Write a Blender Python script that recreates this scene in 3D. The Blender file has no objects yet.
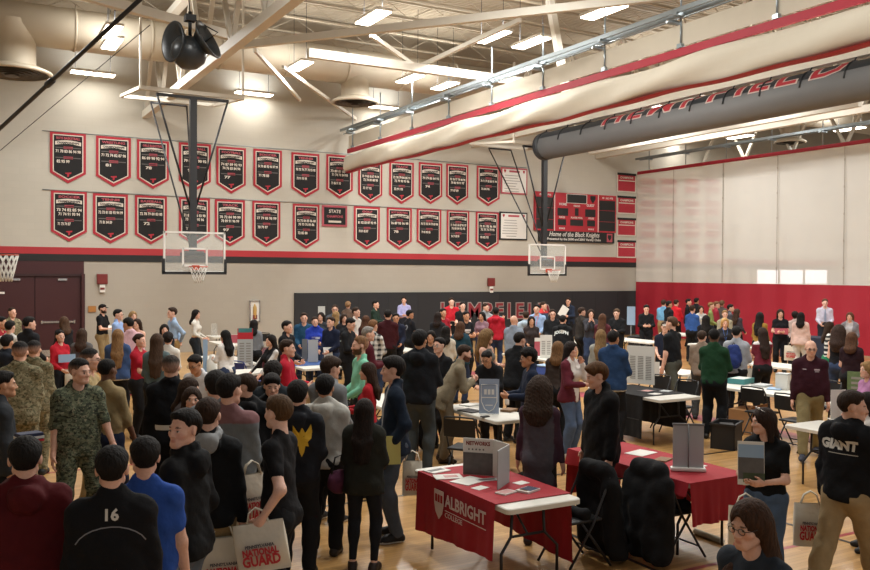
import bpy, bmesh, math, random
import numpy as np
from mathutils import Vector, Matrix
from mathutils.bvhtree import BVHTree
COL = bpy.context.scene.collection
RNG = random.Random(7)
PI = math.pi
# ------------------------------------------------------------------ camera
HC, FPX, CX, CY = 2.65, 864.0, 435.0, 285.0
TH, PITCH, ROLL = math.radians(29.36), math.radians(0.8), math.radians(0.34)
FWD = Vector((math.sin(TH)*math.cos(PITCH), math.cos(TH)*math.cos(PITCH), -math.sin(PITCH)))
R0 = Vector((math.cos(TH), -math.sin(TH), 0.0))
U0 = R0.cross(FWD)
RGT = R0*math.cos(ROLL) + U0*math.sin(ROLL)
UPV = U0*math.cos(ROLL) - R0*math.sin(ROLL)
EYE = Vector((0, 0, HC))
def ray(px, py):
    return (FWD + RGT*((px-CX)/FPX) - UPV*((py-CY)/FPX))
def at_z(px, py, z):
    d = ray(px, py); return EYE + d*((z-HC)/d.z)
def at_y(px, py, y):
    d = ray(px, py); return EYE + d*(y/d.y)
def at_x(px, py, x):
    d = ray(px, py); return EYE + d*(x/d.x)
def at_d(px, py, Z):
    return EYE + ray(px, py)*Z
def proj(p):
    v = Vector(p)-EYE; z = v.dot(FWD)
    return (CX+FPX*v.dot(RGT)/z, CY-FPX*v.dot(UPV)/z, z)
# ------------------------------------------------------------------ colours and materials
def lin(c):
    return c/12.92 if c <= .04045 else ((c+.055)/1.055)**2.4
def hx(s):
    s = s.lstrip('#')
    if len(s) == 3: s = ''.join(a*2 for a in s)
    return tuple(lin(int(s[i:i+2], 16)/255) for i in (0, 2, 4))
MATS = {}
def nodes_of(m):
    m.use_nodes = True
    nt = m.node_tree
    return nt, nt.nodes['Principled BSDF']
def mat(name, col='#888', rough=.6, metal=0., noise=0., nscale=8., bump=0., bscale=40., emit=0., coat=0., spec=.5, alpha=1.):
    if name in MATS: return MATS[name]
    m = bpy.data.materials.new(name); nt, b = nodes_of(m); c = hx(col) if isinstance(col, str) else col
    b.inputs['Base Color'].default_value = (*c, 1); b.inputs['Roughness'].default_value = rough
    b.inputs['Metallic'].default_value = metal; b.inputs['Specular IOR Level'].default_value = spec
    b.inputs['Coat Weight'].default_value = coat
    if emit:
        b.inputs['Emission Color'].default_value = (*c, 1); b.inputs['Emission Strength'].default_value = emit
    if alpha < 1: b.inputs['Alpha'].default_value = alpha
    if noise or bump:
        tc = nt.nodes.new('ShaderNodeTexCoord')
    if noise:
        n = nt.nodes.new('ShaderNodeTexNoise'); n.inputs['Scale'].default_value = nscale; n.inputs['Detail'].default_value = 4
        nt.links.new(tc.outputs['Object'], n.inputs['Vector'])
        mp = nt.nodes.new('ShaderNodeMapRange'); mp.inputs['To Min'].default_value = 1-noise; mp.inputs['To Max'].default_value = 1+noise
        nt.links.new(n.outputs['Fac'], mp.inputs['Value'])
        mx = nt.nodes.new('ShaderNodeVectorMath'); mx.operation = 'SCALE'; mx.inputs[0].default_value = c
        nt.links.new(mp.outputs['Result'], mx.inputs['Scale']); nt.links.new(mx.outputs['Vector'], b.inputs['Base Color'])
    if bump:
        n2 = nt.nodes.new('ShaderNodeTexNoise'); n2.inputs['Scale'].default_value = bscale
        nt.links.new(tc.outputs['Object'], n2.inputs['Vector'])
        bp = nt.nodes.new('ShaderNodeBump'); bp.inputs['Strength'].default_value = bump; bp.inputs['Distance'].default_value = .02
        nt.links.new(n2.outputs['Fac'], bp.inputs['Height']); nt.links.new(bp.outputs['Normal'], b.inputs['Normal'])
    MATS[name] = m
    return m
def attr_mat(name, rough, bump=0., bscale=30., var=.12, sheen=0., stretch=(1, 1, 1), spec=.35):
    m = bpy.data.materials.new(name); nt, b = nodes_of(m)
    at = nt.nodes.new('ShaderNodeAttribute'); at.attribute_name = 'Col'
    tc = nt.nodes.new('ShaderNodeTexCoord'); mpg = nt.nodes.new('ShaderNodeMapping'); mpg.inputs['Scale'].default_value = stretch
    nt.links.new(tc.outputs['Object'], mpg.inputs['Vector'])
    n = nt.nodes.new('ShaderNodeTexNoise'); n.inputs['Scale'].default_value = bscale; n.inputs['Detail'].default_value = 3
    nt.links.new(mpg.outputs['Vector'], n.inputs['Vector'])
    mp = nt.nodes.new('ShaderNodeMapRange'); mp.inputs['From Min'].default_value = .25; mp.inputs['From Max'].default_value = .75
    mp.inputs['To Min'].default_value = 1-var; mp.inputs['To Max'].default_value = 1+var
    nt.links.new(n.outputs['Fac'], mp.inputs['Value'])
    mx = nt.nodes.new('ShaderNodeVectorMath'); mx.operation = 'SCALE'
    nt.links.new(at.outputs['Color'], mx.inputs[0]); nt.links.new(mp.outputs['Result'], mx.inputs['Scale'])
    nt.links.new(mx.outputs['Vector'], b.inputs['Base Color'])
    b.inputs['Roughness'].default_value = rough; b.inputs['Specular IOR Level'].default_value = spec
    b.inputs['Sheen Weight'].default_value = sheen
    if bump:
        bp = nt.nodes.new('ShaderNodeBump'); bp.inputs['Strength'].default_value = bump; bp.inputs['Distance'].default_value = .02
        nt.links.new(n.outputs['Fac'], bp.inputs['Height']); nt.links.new(bp.outputs['Normal'], b.inputs['Normal'])
    MATS[name] = m
    return m
attr_mat('skin', .5, .15, 60, .06, spec=.4)
attr_mat('cloth', .85, .5, 13, .12, .0, spec=.2)
attr_mat('hair', .75, .6, 70, .4, stretch=(1, 1, .2), spec=.2)
attr_mat('shoe_leather', .55, .2, 30, .08)
def camo_mat(name, cols, scale):
    m = bpy.data.materials.new(name); nt, b = nodes_of(m)
    tc = nt.nodes.new('ShaderNodeTexCoord')
    prev = None
    for i, (c, th) in enumerate(cols):
        if i == 0:
            rgb = nt.nodes.new('ShaderNodeRGB'); rgb.outputs[0].default_value = (*hx(c), 1); prev = rgb.outputs[0]; continue
        mp = nt.nodes.new('ShaderNodeMapping'); mp.inputs['Location'].default_value = (i*3.1, i*1.7, i*5.3); mp.inputs['Scale'].default_value = (1, 1, 1.5)
        n = nt.nodes.new('ShaderNodeTexNoise'); n.inputs['Scale'].default_value = scale*(1+.35*i); n.inputs['Detail'].default_value = 3; n.inputs['Roughness'].default_value = .6
        nt.links.new(tc.outputs['Object'], mp.inputs['Vector']); nt.links.new(mp.outputs['Vector'], n.inputs['Vector'])
        r = nt.nodes.new('ShaderNodeValToRGB'); r.color_ramp.elements[0].position = th; r.color_ramp.elements[1].position = th+.03
        nt.links.new(n.outputs['Fac'], r.inputs['Fac'])
        mx = nt.nodes.new('ShaderNodeMix'); mx.data_type = 'RGBA'; mx.inputs['B'].default_value = (*hx(c), 1)
        nt.links.new(r.outputs['Color'], mx.inputs['Factor']); nt.links.new(prev, mx.inputs['A']); prev = mx.outputs['Result']
    nt.links.new(prev, b.inputs['Base Color']); b.inputs['Roughness'].default_value = .9; b.inputs['Specular IOR Level'].default_value = .15
    n2 = nt.nodes.new('ShaderNodeTexNoise'); n2.inputs['Scale'].default_value = 14
    nt.links.new(tc.outputs['Object'], n2.inputs['Vector'])
    bp = nt.nodes.new('ShaderNodeBump'); bp.inputs['Strength'].default_value = .8; bp.inputs['Distance'].default_value = .02
    nt.links.new(n2.outputs['Fac'], bp.inputs['Height']); nt.links.new(bp.outputs['Normal'], b.inputs['Normal'])
    MATS[name] = m
camo_mat('camo_green', [('#4a5040', 0), ('#666a55', .49), ('#2e3129', .54), ('#7a7560', .59)], 16)
camo_mat('camo_tan', [('#6f6850', 0), ('#8a8268', .50), ('#4f4e3a', .54), ('#594936', .60)], 14)
# ------------------------------------------------------------------ objects
def tag(o, label=None, cat=None, group=None, kind=None):
    if label: o['label'] = label
    if cat: o['category'] = cat
    if group: o['group'] = group
    if kind: o['kind'] = kind
    return o
def empty(name, loc=(0, 0, 0), rz=0., label=None, cat=None, group=None, kind=None):
    o = bpy.data.objects.new(name, None); COL.objects.link(o); o.location = loc; o.rotation_euler = (0, 0, rz)
    o.empty_display_size = .1
    return tag(o, label, cat, group, kind)
def link(name, me, m, parent=None, loc=None, rz=None):
    o = bpy.data.objects.new(name, me); COL.objects.link(o)
    if m is not None and not me.materials:
        me.materials.append(MATS[m] if isinstance(m, str) else m)
    if parent: o.parent = parent
    if loc is not None: o.location = loc
    if rz is not None: o.rotation_euler = (0, 0, rz)
    return o
def copy_tree(o, parent=None, label=None, group=None):
    c = o.copy(); COL.objects.link(c)
    if parent: c.parent = parent
    if label: c['label'] = label
    if group: c['group'] = group
    for ch in list(o.children): copy_tree(ch, c)
    return c
class MB:
    """collects shapes into one mesh"""
    def __init__(s): s.v = []; s.f = []; s.sm = []
    def add(s, vs, fs, smooth=False):
        b = len(s.v); s.v += [tuple(v) for v in vs]
        for f in fs: s.f.append(tuple(b+i for i in f)); s.sm.append(smooth)
        return s
    def box(s, c, d, rz=0., M=None, bev=0.):
        cx, cy, cz = c; x, y, z = d[0]/2, d[1]/2, d[2]/2
        if bev > 0:
            bm = bmesh.new(); bmesh.ops.create_cube(bm, size=1)
            for v in bm.verts: v.co = Vector((v.co.x*d[0], v.co.y*d[1], v.co.z*d[2]))
            bmesh.ops.bevel(bm, geom=bm.edges[:], offset=bev, segments=2, profile=.5, affect='EDGES')
            bm.verts.ensure_lookup_table(); pts = [v.co.copy() for v in bm.verts]; fs = [[v.index for v in f.verts] for f in bm.faces]; bm.free()
        else:
            pts = [Vector((a, b, e)) for a in (-x, x) for b in (-y, y) for e in (-z, z)]
            fs = [(0, 1, 3, 2), (4, 6, 7, 5), (0, 4, 5, 1), (2, 3, 7, 6), (0, 2, 6, 4), (1, 5, 7, 3)]
        if M is None: M = Matrix.Rotation(rz, 3, 'Z')
        s.add([Vector(c)+M@p for p in pts], fs); return s
    def tube(s, pts, r, n=8, cap=True, closed=False):
        pts = [Vector(p) for p in pts]; m = len(pts); rs = r if isinstance(r, (list, tuple)) else [r]*m
        vs = []; fs = []; up = None
        for i, p in enumerate(pts):
            if closed: t = pts[(i+1) % m]-pts[i-1]
            else: t = pts[min(i+1, m-1)]-pts[max(i-1, 0)]
            t.normalize()
            if up is None: up = Vector((0, 0, 1)) if abs(t.z) < .9 else Vector((1, 0, 0))
            a = t.cross(up).normalized(); b = a.cross(t).normalized(); up = b
            for k in range(n):
                an = 2*PI*k/n; vs.append(p+(a*math.cos(an)+b*math.sin(an))*rs[i])
        for i in range(m if closed else m-1):
            j = (i+1) % m
            for k in range(n): fs.append((i*n+k, i*n+(k+1) % n, j*n+(k+1) % n, j*n+k))
        if cap and not closed:
            fs.append(tuple(range(n))[::-1]); fs.append(tuple((m-1)*n+k for k in range(n)))
        s.add(vs, fs, True); return s
    def beam(s, a, b, w, h, up=(0, 0, 1)):
        a = Vector(a); b = Vector(b); t = (b-a); L = t.length; t.normalize(); u = Vector(up)
        if abs(t.dot(u)) > .98: u = Vector((1, 0, 0))
        x = t.cross(u).normalized(); z = x.cross(t).normalized()
        M = Matrix((x, t, z)).transposed()
        s.box((a+b)/2, (w, L, h), M=M); return s
    def prism(s, poly, y0, y1, M=None, o=(0, 0, 0)):
        """polygon in xz extruded along y"""
        n = len(poly); o = Vector(o); M = M or Matrix.Identity(3)
        vs = [o+M@Vector((x, y0, z)) for x, z in poly]+[o+M@Vector((x, y1, z)) for x, z in poly]
        fs = [tuple(range(n)), tuple(range(2*n-1, n-1, -1))]+[(i, i+n, (i+1) % n+n, (i+1) % n) for i in range(n)]
        s.add(vs, fs); return s
    def lathe(s, prof, n=24, o=(0, 0, 0), M=None):
        o = Vector(o); M = M or Matrix.Identity(3); vs = []; fs = []
        for r, z in prof:
            for k in range(n):
                a = 2*PI*k/n; vs.append(o+M@Vector((r*math.cos(a), r*math.sin(a), z)))
        for i in range(len(prof)-1):
            for k in range(n): fs.append((i*n+k, i*n+(k+1) % n, (i+1)*n+(k+1) % n, (i+1)*n+k))
        s.add(vs, fs, True); return s
    def grid(s, fn, nu, nv, smooth=True):
        vs = [fn(i/nu, j/nv) for j in range(nv+1) for i in range(nu+1)]
        fs = [(j*(nu+1)+i, j*(nu+1)+i+1, (j+1)*(nu+1)+i+1, (j+1)*(nu+1)+i) for j in range(nv) for i in range(nu)]
        s.add(vs, fs, smooth); return s
    def build(s, name, m, parent=None, loc=None, rz=None):
        me = bpy.data.meshes.new(name); me.from_pydata(s.v, [], s.f)
        me.polygons.foreach_set('use_smooth', s.sm); me.update()
        bm = bmesh.new(); bm.from_mesh(me); bmesh.ops.recalc_face_normals(bm, faces=bm.faces[:]); bm.to_mesh(me); bm.free()
        return link(name, me, m, parent, loc, rz)
def struct(name, mb, m):
    o = mb.build(name, m); o['kind'] = 'structure'; return o
TXT = {}
def text_mesh(body, size=1., extrude=.001, bold=0., align='CENTER', shear=0., spacing=1.):
    cu = bpy.data.curves.new('t', 'FONT'); cu.body = body; cu.size = size; cu.extrude = extrude; cu.align_x = align; cu.align_y = 'CENTER'
    cu.offset = bold; cu.shear = shear; cu.space_character = spacing; cu.resolution_u = 2
    o = bpy.data.objects.new('t', cu); COL.objects.link(o)
    dg = bpy.context.evaluated_depsgraph_get(); me = bpy.data.meshes.new_from_object(o.evaluated_get(dg))
    bpy.data.objects.remove(o); bpy.data.curves.remove(cu); me.materials.clear()
    return me
def text(name, body, size, m, parent, loc, M, width=None, **kw):
    """lettering: local x right, y up of the text laid along the columns of M (3x3)"""
    me = text_mesh(body, size, **kw)
    me.transform(M.to_4x4())
    if width is not None:
        pass
    return link(name, me, m, parent, loc)
# ------------------------------------------------------------------ distance fields -> smooth meshes
V3 = lambda *a: np.array(a, dtype=np.float64)
def rotz(a): c, s = math.cos(a), math.sin(a); return np.array([[c, -s, 0], [s, c, 0], [0, 0, 1.]])
def rotx(a): c, s = math.cos(a), math.sin(a); return np.array([[1, 0, 0], [0, c, -s], [0, s, c.real]])
def roty(a): c, s = math.cos(a), math.sin(a); return np.array([[c, 0, s], [0, 1, 0], [-s, 0, c]])
def cone(a, b, ra, rb, k=.03, M=None, op='+'):
    return ('c', np.array(a, float), np.array(b, float), ra, rb, k, M, op)
def ell(c, r, k=.03, R=None, op='+'):
    return ('e', np.array(c, float), np.array(r, float), 0, 0, k, R, op)
def d_prim(pr, X, Y, Z):
    t, a, b, ra, rb, k, M, op = pr
    if t == 'c':
        if M is not None:               # M = (origin, R, sy): flattened along local y
            o, R, sy = M
            dx, dy, dz = X-o[0], Y-o[1], Z-o[2]
            X = R[0, 0]*dx+R[1, 0]*dy+R[2, 0]*dz; Y = (R[0, 1]*dx+R[1, 1]*dy+R[2, 1]*dz)/sy; Z = R[0, 2]*dx+R[1, 2]*dy+R[2, 2]*dz
        ba = b-a; L2 = max(float(ba@ba), 1e-9)
        px, py, pz = X-a[0], Y-a[1], Z-a[2]
        h = np.clip((px*ba[0]+py*ba[1]+pz*ba[2])/L2, 0, 1)
        d = np.sqrt((px-ba[0]*h)**2+(py-ba[1]*h)**2+(pz-ba[2]*h)**2)-(ra+(rb-ra)*h)
        return d*(.5+.5*M[2]) if M is not None else d
    dx, dy, dz = X-a[0], Y-a[1], Z-a[2]
    if M is not None:
        R = M; dx, dy, dz = R[0, 0]*dx+R[1, 0]*dy+R[2, 0]*dz, R[0, 1]*dx+R[1, 1]*dy+R[2, 1]*dz, R[0, 2]*dx+R[1, 2]*dy+R[2, 2]*dz
    k0 = np.sqrt((dx/b[0])**2+(dy/b[1])**2+(dz/b[2])**2); k1 = np.sqrt((dx/b[0]**2)**2+(dy/b[1]**2)**2+(dz/b[2]**2)**2)
    return np.where(k1 > 1e-9, k0*(k0-1)/np.maximum(k1, 1e-9), -b.min())
def bbox(pr):
    t, a, b, ra, rb, k, M, op = pr
    if t == 'c':
        if M is not None:
            a = M[0]+M[1]@(a*V3(1, M[2], 1)); b = M[0]+M[1]@(b*V3(1, M[2], 1))
        r = max(ra, rb); return np.minimum(a, b)-r, np.maximum(a, b)+r
    r = b.max() if M is not None else b
    return a-r, a+r
def smin(a, b, k):
    h = np.maximum(k-np.abs(a-b), 0)/k
    return np.minimum(a, b)-h*h*k*.25
def field(prims, h, like=None):
    add = [p for p in prims if p[7] == '+']
    if like is None:
        bb = [bbox(p) for p in add]; lo = np.min([x[0] for x in bb], 0); hi = np.max([x[1] for x in bb], 0)
        lo = lo-3*h; n = np.ceil((hi-lo)/h).astype(int)+4
        ax = [(lo[i]+h*np.arange(n[i])).astype(np.float32) for i in range(3)]
    else:
        D, lo, h, ax = like; n = np.array(D.shape)
    D = np.full(n, 1.0, np.float32)
    for p in prims:
        l, u = bbox(p); mg = max(p[5]*1.2, 4*h)
        i0 = np.clip(np.floor((l-mg-lo)/h).astype(int), 0, n); i1 = np.clip(np.ceil((u+mg-lo)/h).astype(int)+1, 0, n)
        if (i1 <= i0).any(): continue
        sl = tuple(slice(i0[i], i1[i]) for i in range(3))
        X = ax[0][sl[0]][:, None, None]; Y = ax[1][sl[1]][None, :, None]; Z = ax[2][sl[2]][None, None, :]
        d = d_prim(p, X, Y, Z).astype(np.float32)
        D[sl] = smin(D[sl], d, p[5]) if p[7] == '+' else -smin(-D[sl], d, p[5])
    return D, lo, h, ax
def cut(F, n, c):
    """keep the side where n.p < c"""
    D, lo, h, ax = F
    pl = n[0]*ax[0][:, None, None]+n[1]*ax[1][None, :, None]+n[2]*ax[2][None, None, :]-c
    np.maximum(D, pl.astype(np.float32), out=D)
def wob(F, amp, fr, seed=0):
    D, lo, h, ax = F
    x = ax[0][:, None, None]; y = ax[1][None, :, None]; z = ax[2][None, None, :]; f = fr; s = seed
    D += (amp*(np.sin(f*x+1.7*f*z*.6+s)*np.sin(f*1.3*y+2*s+z*f*.4)+.6*np.sin(2.1*f*x-1.1*f*y+s*3)*np.sin(1.7*f*z+s))).astype(np.float32)
CORN = np.array([(i, j, k) for i in (0, 1) for j in (0, 1) for k in (0, 1)])
EDG = [(a, b) for a in range(8) for b in range(a+1, 8) if np.abs(CORN[a]-CORN[b]).sum() == 1]
def nets(F):
    D, lo, h, ax = F
    s = D < 0
    c = [s[i:s.shape[0]-1+i, j:s.shape[1]-1+j, k:s.shape[2]-1+k] for i, j, k in CORN]
    al = c[0].copy(); an = c[0].copy()
    for x in c[1:]: al &= x; an |= x
    act = an & ~al
    I = np.argwhere(act)
    if not len(I): return np.zeros((0, 3)), np.zeros((0, 4), int)
    idx = np.full(act.shape, -1, np.int64); idx[act] = np.arange(len(I))
    vals = np.stack([D[I[:, 0]+q[0], I[:, 1]+q[1], I[:, 2]+q[2]] for q in CORN], 1)
    P = np.zeros((len(I), 3)); N = np.zeros(len(I))
    for a, b in EDG:
        va, vb = vals[:, a], vals[:, b]; m = (va < 0) != (vb < 0)
        t = np.where(m, va/np.where(m, va-vb, 1), 0)[:, None]
        P += np.where(m[:, None], CORN[a]+t*(CORN[b]-CORN[a]), 0); N += m
    P = lo+h*(I+P/N[:, None])
    quads = []
    for axis in range(3):
        u, v = (axis+1) % 3, (axis+2) % 3
        s0 = np.take(s, range(s.shape[axis]-1), axis); s1 = np.take(s, range(1, s.shape[axis]), axis)
        E = np.argwhere(s0 != s1)
        E = E[(E[:, u] > 0) & (E[:, v] > 0) & (E[:, u] < act.shape[u]) & (E[:, v] < act.shape[v])]
        if not len(E): continue
        ins = s[E[:, 0], E[:, 1], E[:, 2]]
        def at(du, dv):
            q = E.copy(); q[:, u] += du; q[:, v] += dv
            return idx[q[:, 0], q[:, 1], q[:, 2]]
        q = np.stack([at(-1, -1), at(0, -1), at(0, 0), at(-1, 0)], 1)
        q[~ins] = q[~ins][:, ::-1]
        quads.append(q)
    Q = np.concatenate(quads); Q = Q[(Q >= 0).all(1)]
    return P, Q
def smooth_verts(P, Q, it=1, lam=.5):
    for _ in range(it):
        S = np.zeros_like(P); C = np.zeros(len(P))
        for i in range(4):
            a, b = Q[:, i], Q[:, (i+1) % 4]
            np.add.at(S, a, P[b]); np.add.at(C, a, 1); np.add.at(S, b, P[a]); np.add.at(C, b, 1)
        P = P+(S/np.maximum(C, 1)[:, None]-P)*lam
    return P
def to_mesh(name, P, Q, col):
    me = bpy.data.meshes.new(name)
    me.vertices.add(len(P)); me.vertices.foreach_set('co', P.astype(np.float32).ravel())
    me.loops.add(len(Q)*4); me.loops.foreach_set('vertex_index', Q.astype(np.int32).ravel())
    me.polygons.add(len(Q)); me.polygons.foreach_set('loop_start', np.arange(0, len(Q)*4, 4, dtype=np.int32))
    me.polygons.foreach_set('use_smooth', np.ones(len(Q), bool))
    me.update(calc_edges=True)
    at = me.color_attributes.new('Col', 'FLOAT_COLOR', 'POINT')
    c = np.ones((len(P), 4), np.float32); c[:, :3] = col; at.data.foreach_set('color', c.ravel())
    return me
# ------------------------------------------------------------------ people
def ik(sh, hand, l1, l2, hint):
    d = hand-sh; L = np.linalg.norm(d); mx = (l1+l2)*.998
    if L > mx: hand = sh+d*mx/L; d = hand-sh; L = mx
    L = max(L, .12); dn = d/L
    a = (l1*l1-l2*l2+L*L)/(2*L); hgt = math.sqrt(max(l1*l1-a*a, 0))
    hn = hint-dn*(hint@dn); hn /= max(np.linalg.norm(hn), 1e-6)
    return sh+dn*a+hn*hgt, hand
ARMS = {'down': (.245, .05, .83), 'front': (.09, .30, 1.13), 'low': (.13, .24, 1.0), 'phone': (.05, .27, 1.24), 'cross': (-.10, .21, 1.17),
        'pocket': (.20, .11, .93), 'hip': (.19, .03, 1.04), 'back': (.03, -.17, .98), 'reach': (.16, .48, 1.12), 'chin': (.05, .17, 1.43),
        'point': (.2, .5, 1.35), 'up': (.22, .25, 1.6), 'swing_f': (.24, .24, .90), 'swing_b': (.26, -.22, .88), 'table': (.2, .42, .93),
        'shake': (-.02, .42, 1.06), 'hold': (.27, .06, .84), 'strap': (.11, .16, 1.33), 'lap': (.1, .3, 1.08), 'deskf': (.12, .38, 1.16)}
SKIN = {'l': '#d2a48e', 'm': '#bc8b6c', 't': '#9a6a4a', 'd': '#5f3f2e', 'p': '#dcb3a0'}
PEOPLE = []
DZ = [0, 0, 0.07, 0, 0, 0, 0, 0, 0, 0, 0, 0, 0.05, 0, -0.27, 0.03, -0.07, -0.72, -0.04, 0.72, 0, -0.06, 0, 0, -0.38, 0, 0, 0, 0, -0.53, 0, 0, 0, 0, 0, 0, 0, 0.31, 0, -0.03, 0, 0, 0, 0, 0, 0, 0, 0, -0.9, 0, -0.83, 0.64, 0, 0, 0, 0.07, 0, 0.48, 0, 0, 0, 0, 0.7, 0, 0, 0, 0, 0, -0.43, -0.05, 0, 0.55, 0, 0, 0, 0, 0, 0, 0, 0, 0, 0.37, 0, 0, 1.58, 0, 0, 0, 0, 0, 0.52, -0.37, -0.8, 0, 0, 0, 0, 0.68, 0, -0.05, 0, 0, 0, 0, 0, 0, 0.16, -0.76, 0, 0.44, 0, 0, 0, 0.43, 0, 0.16, 0, 0, 0, 0, 0, 0, 0, -0.78, 0.75, 0, 0, 0, 0, 0, 0.15, 0, 0, 0, 0, 0, 0, 0, -0.05, 0, 0, 0, 0, 0]  #DZ#
def person(px, py, H, face, top=('tee', '#222'), bot=('jeans', '#2a3344'), hair=('short', '#1c1511'), arms='down', skin='l', lean=0., head=(0, 0),
           legs='stand', female=False, w=1., lab='', group=None, extra=(), shoes='#1a1a1a', glasses=False, beard=None, arml=None, armr=None, depth=None, roll=0., hat=None):
    """px,py: where the top of the head shows in the photograph; H: standing height; face: 0 towards the camera, 90 to the picture's right, 180 away"""
    s = H/1.75; f = female
    sit = legs == 'sit'
    hipz = .93 if not sit else .50
    shx = .158 if not f else .142
    shx *= (.6+.4*w)
    tilt = math.radians(lean)
    hip = V3(0, 0, hipz); RT = rotx(-tilt) @ roty(math.radians(roll))         # lean forward = rotate about x so that +z goes to +y
    T = lambda x, y, z: hip+RT@(V3(x, y, z)-V3(0, 0, .93))                     # torso point given in standing coordinates
    # head frame
    neck = T(0, -.005, 1.47)
    hyaw, hpit = math.radians(head[0]), math.radians(head[1])
    RH = rotz(-hyaw)@rotx(-(hpit+tilt*.45))
    hs = 1.02 if not f else .97
    hc = neck+RT@V3(0, .0, .03)+RH@V3(0, .025, .135*hs)
    Hd = lambda x, y, z: hc+RH@(V3(x, y, z)*hs)
    # joints
    arm_t = {}
    for sd in (-1, 1):
        a = (arml if sd < 0 else armr) or arms
        t = ARMS[a] if isinstance(a, str) else a
        name = a if isinstance(a, str) else ''
        sh = T(sd*shx, 0, 1.40)
        tz = t[2]-(0.93-hipz)*(1 if t[2] > .3 else 0)
        tgt = V3(sd*t[0], t[1], tz)
        if tilt: tgt = hip+rotx(-tilt*.8)@(tgt-hip) if name in ('down', 'back', 'pocket', 'hip', 'strap', 'chin') else tgt+V3(0, math.sin(tilt)*.35, -math.sin(tilt)*.12)
        hint = V3(sd*.35, -.6, -.35)
        if name == 'hip': hint = V3(sd*1., -.25, -.1)
        if name in ('down', 'hold', 'swing_f', 'swing_b', 'pocket'): hint = V3(sd*.35, -.9, 0)
        if name in ('cross', 'front', 'phone', 'chin'): hint = V3(sd*.45, -.25, -.8)
        el, wr = ik(sh, tgt, .285, .255, hint)
        arm_t[sd] = (sh, el, wr, name)
    leg_t = {}
    for sd in (-1, 1):
        hp = hip+V3(sd*.088, 0, -.02)
        if sit:
            kn = hip+V3(sd*.12, .42, -.01); an = V3(sd*.12, .40+RNG.uniform(-.08, .05), .09)
        else:
            fy = 0; fx = .11
            if legs == 'walk': fy = .30*sd
            elif legs == 'walk2': fy = -.30*sd
            elif legs == 'wide': fx = .17
            elif legs == 'contra': fy = .08*sd; fx = .13
            an = V3(sd*fx, fy-.02, .09 if not (legs.startswith('walk') and fy < 0) else .13)
            kn, an = ik(hp, an, .42, .425, V3(sd*.15, 1, 0))
            if legs == 'stand': pass
        leg_t[sd] = (hp, kn, an)
    sc = FPX*s/12
    # ---- primitives of the body
    MT = (hip-RT@V3(0, 0, .93), RT, .70)
    fat = w
    wa = .118*fat if not f else .100*fat
    def torso(o=0., belly=True):
        L = [cone((-.065, 0, .95), (.065, 0, .95), .112*(.5+.5*fat)+o, .112*(.5+.5*fat)+o, .06, MT),
             cone((0, 0, 1.0), (0, 0, 1.16), wa*1.12+o, wa*1.15+o, .08, MT),
             cone((-.055, 0, 1.08), (.055, 0, 1.08), wa+o, wa+o, .08, MT),
             cone((-.06*shx/.178, 0, 1.28), (.06*shx/.178, 0, 1.28), .122*(.6+.4*fat)+o, .122*(.6+.4*fat)+o, .08, MT),
             cone((-shx*.86, -.005, 1.385), (shx*.86, -.005, 1.385), .055+o, .055+o, .06, MT),
             cone((-.035, -.012, 1.465), (-shx*.85, -.008, 1.395), .052+o, .05+o, .05, MT), cone((.035, -.012, 1.465), (shx*.85, -.008, 1.395), .052+o, .05+o, .05, MT),
             cone((0, -.01, 1.40), (0, -.01, 1.50), .085+o, .05+o, .05, MT)]
        if f:
            for sd in (-1, 1): L.append(ell(T(sd*.07, .075, 1.27), V3(.068, .062, .068)+o, .05))
        for sd in (-1, 1): L.append(ell(T(sd*.068, -.055, .91), V3(.085, .075, .09)*(1 if not f else 1.06)+o, .05))
        return L
    def arm(sd, o=0., to=1.):
        sh, el, wr, _ = arm_t[sd]; q = (.9 if f else 1.)*(.7+.3*fat)
        L = [ell(sh, V3(.056, .056, .056)*q+o, .05)]
        if to <= .5:
            e = sh+(el-sh)*(to/.5); L.append(cone(sh, e, .05*q+o, (.05-.012*to/.5)*q+o*1.2, .03)); return L
        L.append(cone(sh, el, .050*q+o, .039*q+o, .03))
        t = (to-.5)/.5; e = el+(wr-el)*t
        L.append(cone(el, e, .039*q+o, (.039-.013*t)*q+o, .03)); return L
    def leg(sd, o=0., to=1.):
        hp, kn, an = leg_t[sd]; q = (.6+.4*fat)
        L = []
        if to <= .5:
            e = hp+(kn-hp)*(to/.5); return [cone(hp, e, .092*q+o, (.092-.034*to/.5)*q+o*1.3, .05)]
        L.append(cone(hp, kn, .092*q+o, .058*q+o, .05))
        e = kn+(an-kn)*((to-.5)/.5)
        L.append(cone(kn, e, .056*q+o, .036+o*(1.1 if o < .012 else 1.7), .04)); m = kn+(an-kn)*.28+V3(0, -.02, 0)
        L.append(ell(m, V3(.052, .052, .10)*q+o*.9, .05)); return L
    def foot(sd, o=0.):
        an = leg_t[sd][2]; z0 = an[2]-.09; yaw = rotz(-sd*.18); fl = .165 if not f else .145
        hz = an+V3(0, 0, -.05)
        heel = V3(an[0], an[1], z0+.042)+yaw@V3(0, -.035, 0); ball = V3(an[0], an[1], z0+.034)+yaw@V3(0, fl*.62, 0); toe = V3(an[0], an[1], z0+.028)+yaw@V3(0, fl, 0)
        return [cone(an, heel, .036+o, .036+o, .03), cone(heel, ball, .036+o, .038+o, .03), cone(ball, toe, .038+o, .026+o, .03), cone(an, ball, .034+o, .026+o, .03)], z0
    # ---- where it stands: project the head top
    top_l = Hd(0, -.01, .118)
    topz = top_l[2]*s
    dv = ray(px, py)
    if depth is None:
        wp = EYE+dv*((topz-HC)/dv.z)
        depth0 = (wp-EYE).dot(FWD)
    else: depth0 = depth
    n_ = len(PEOPLE); dz = DZ[n_] if n_ < len(DZ) else 0.
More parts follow.
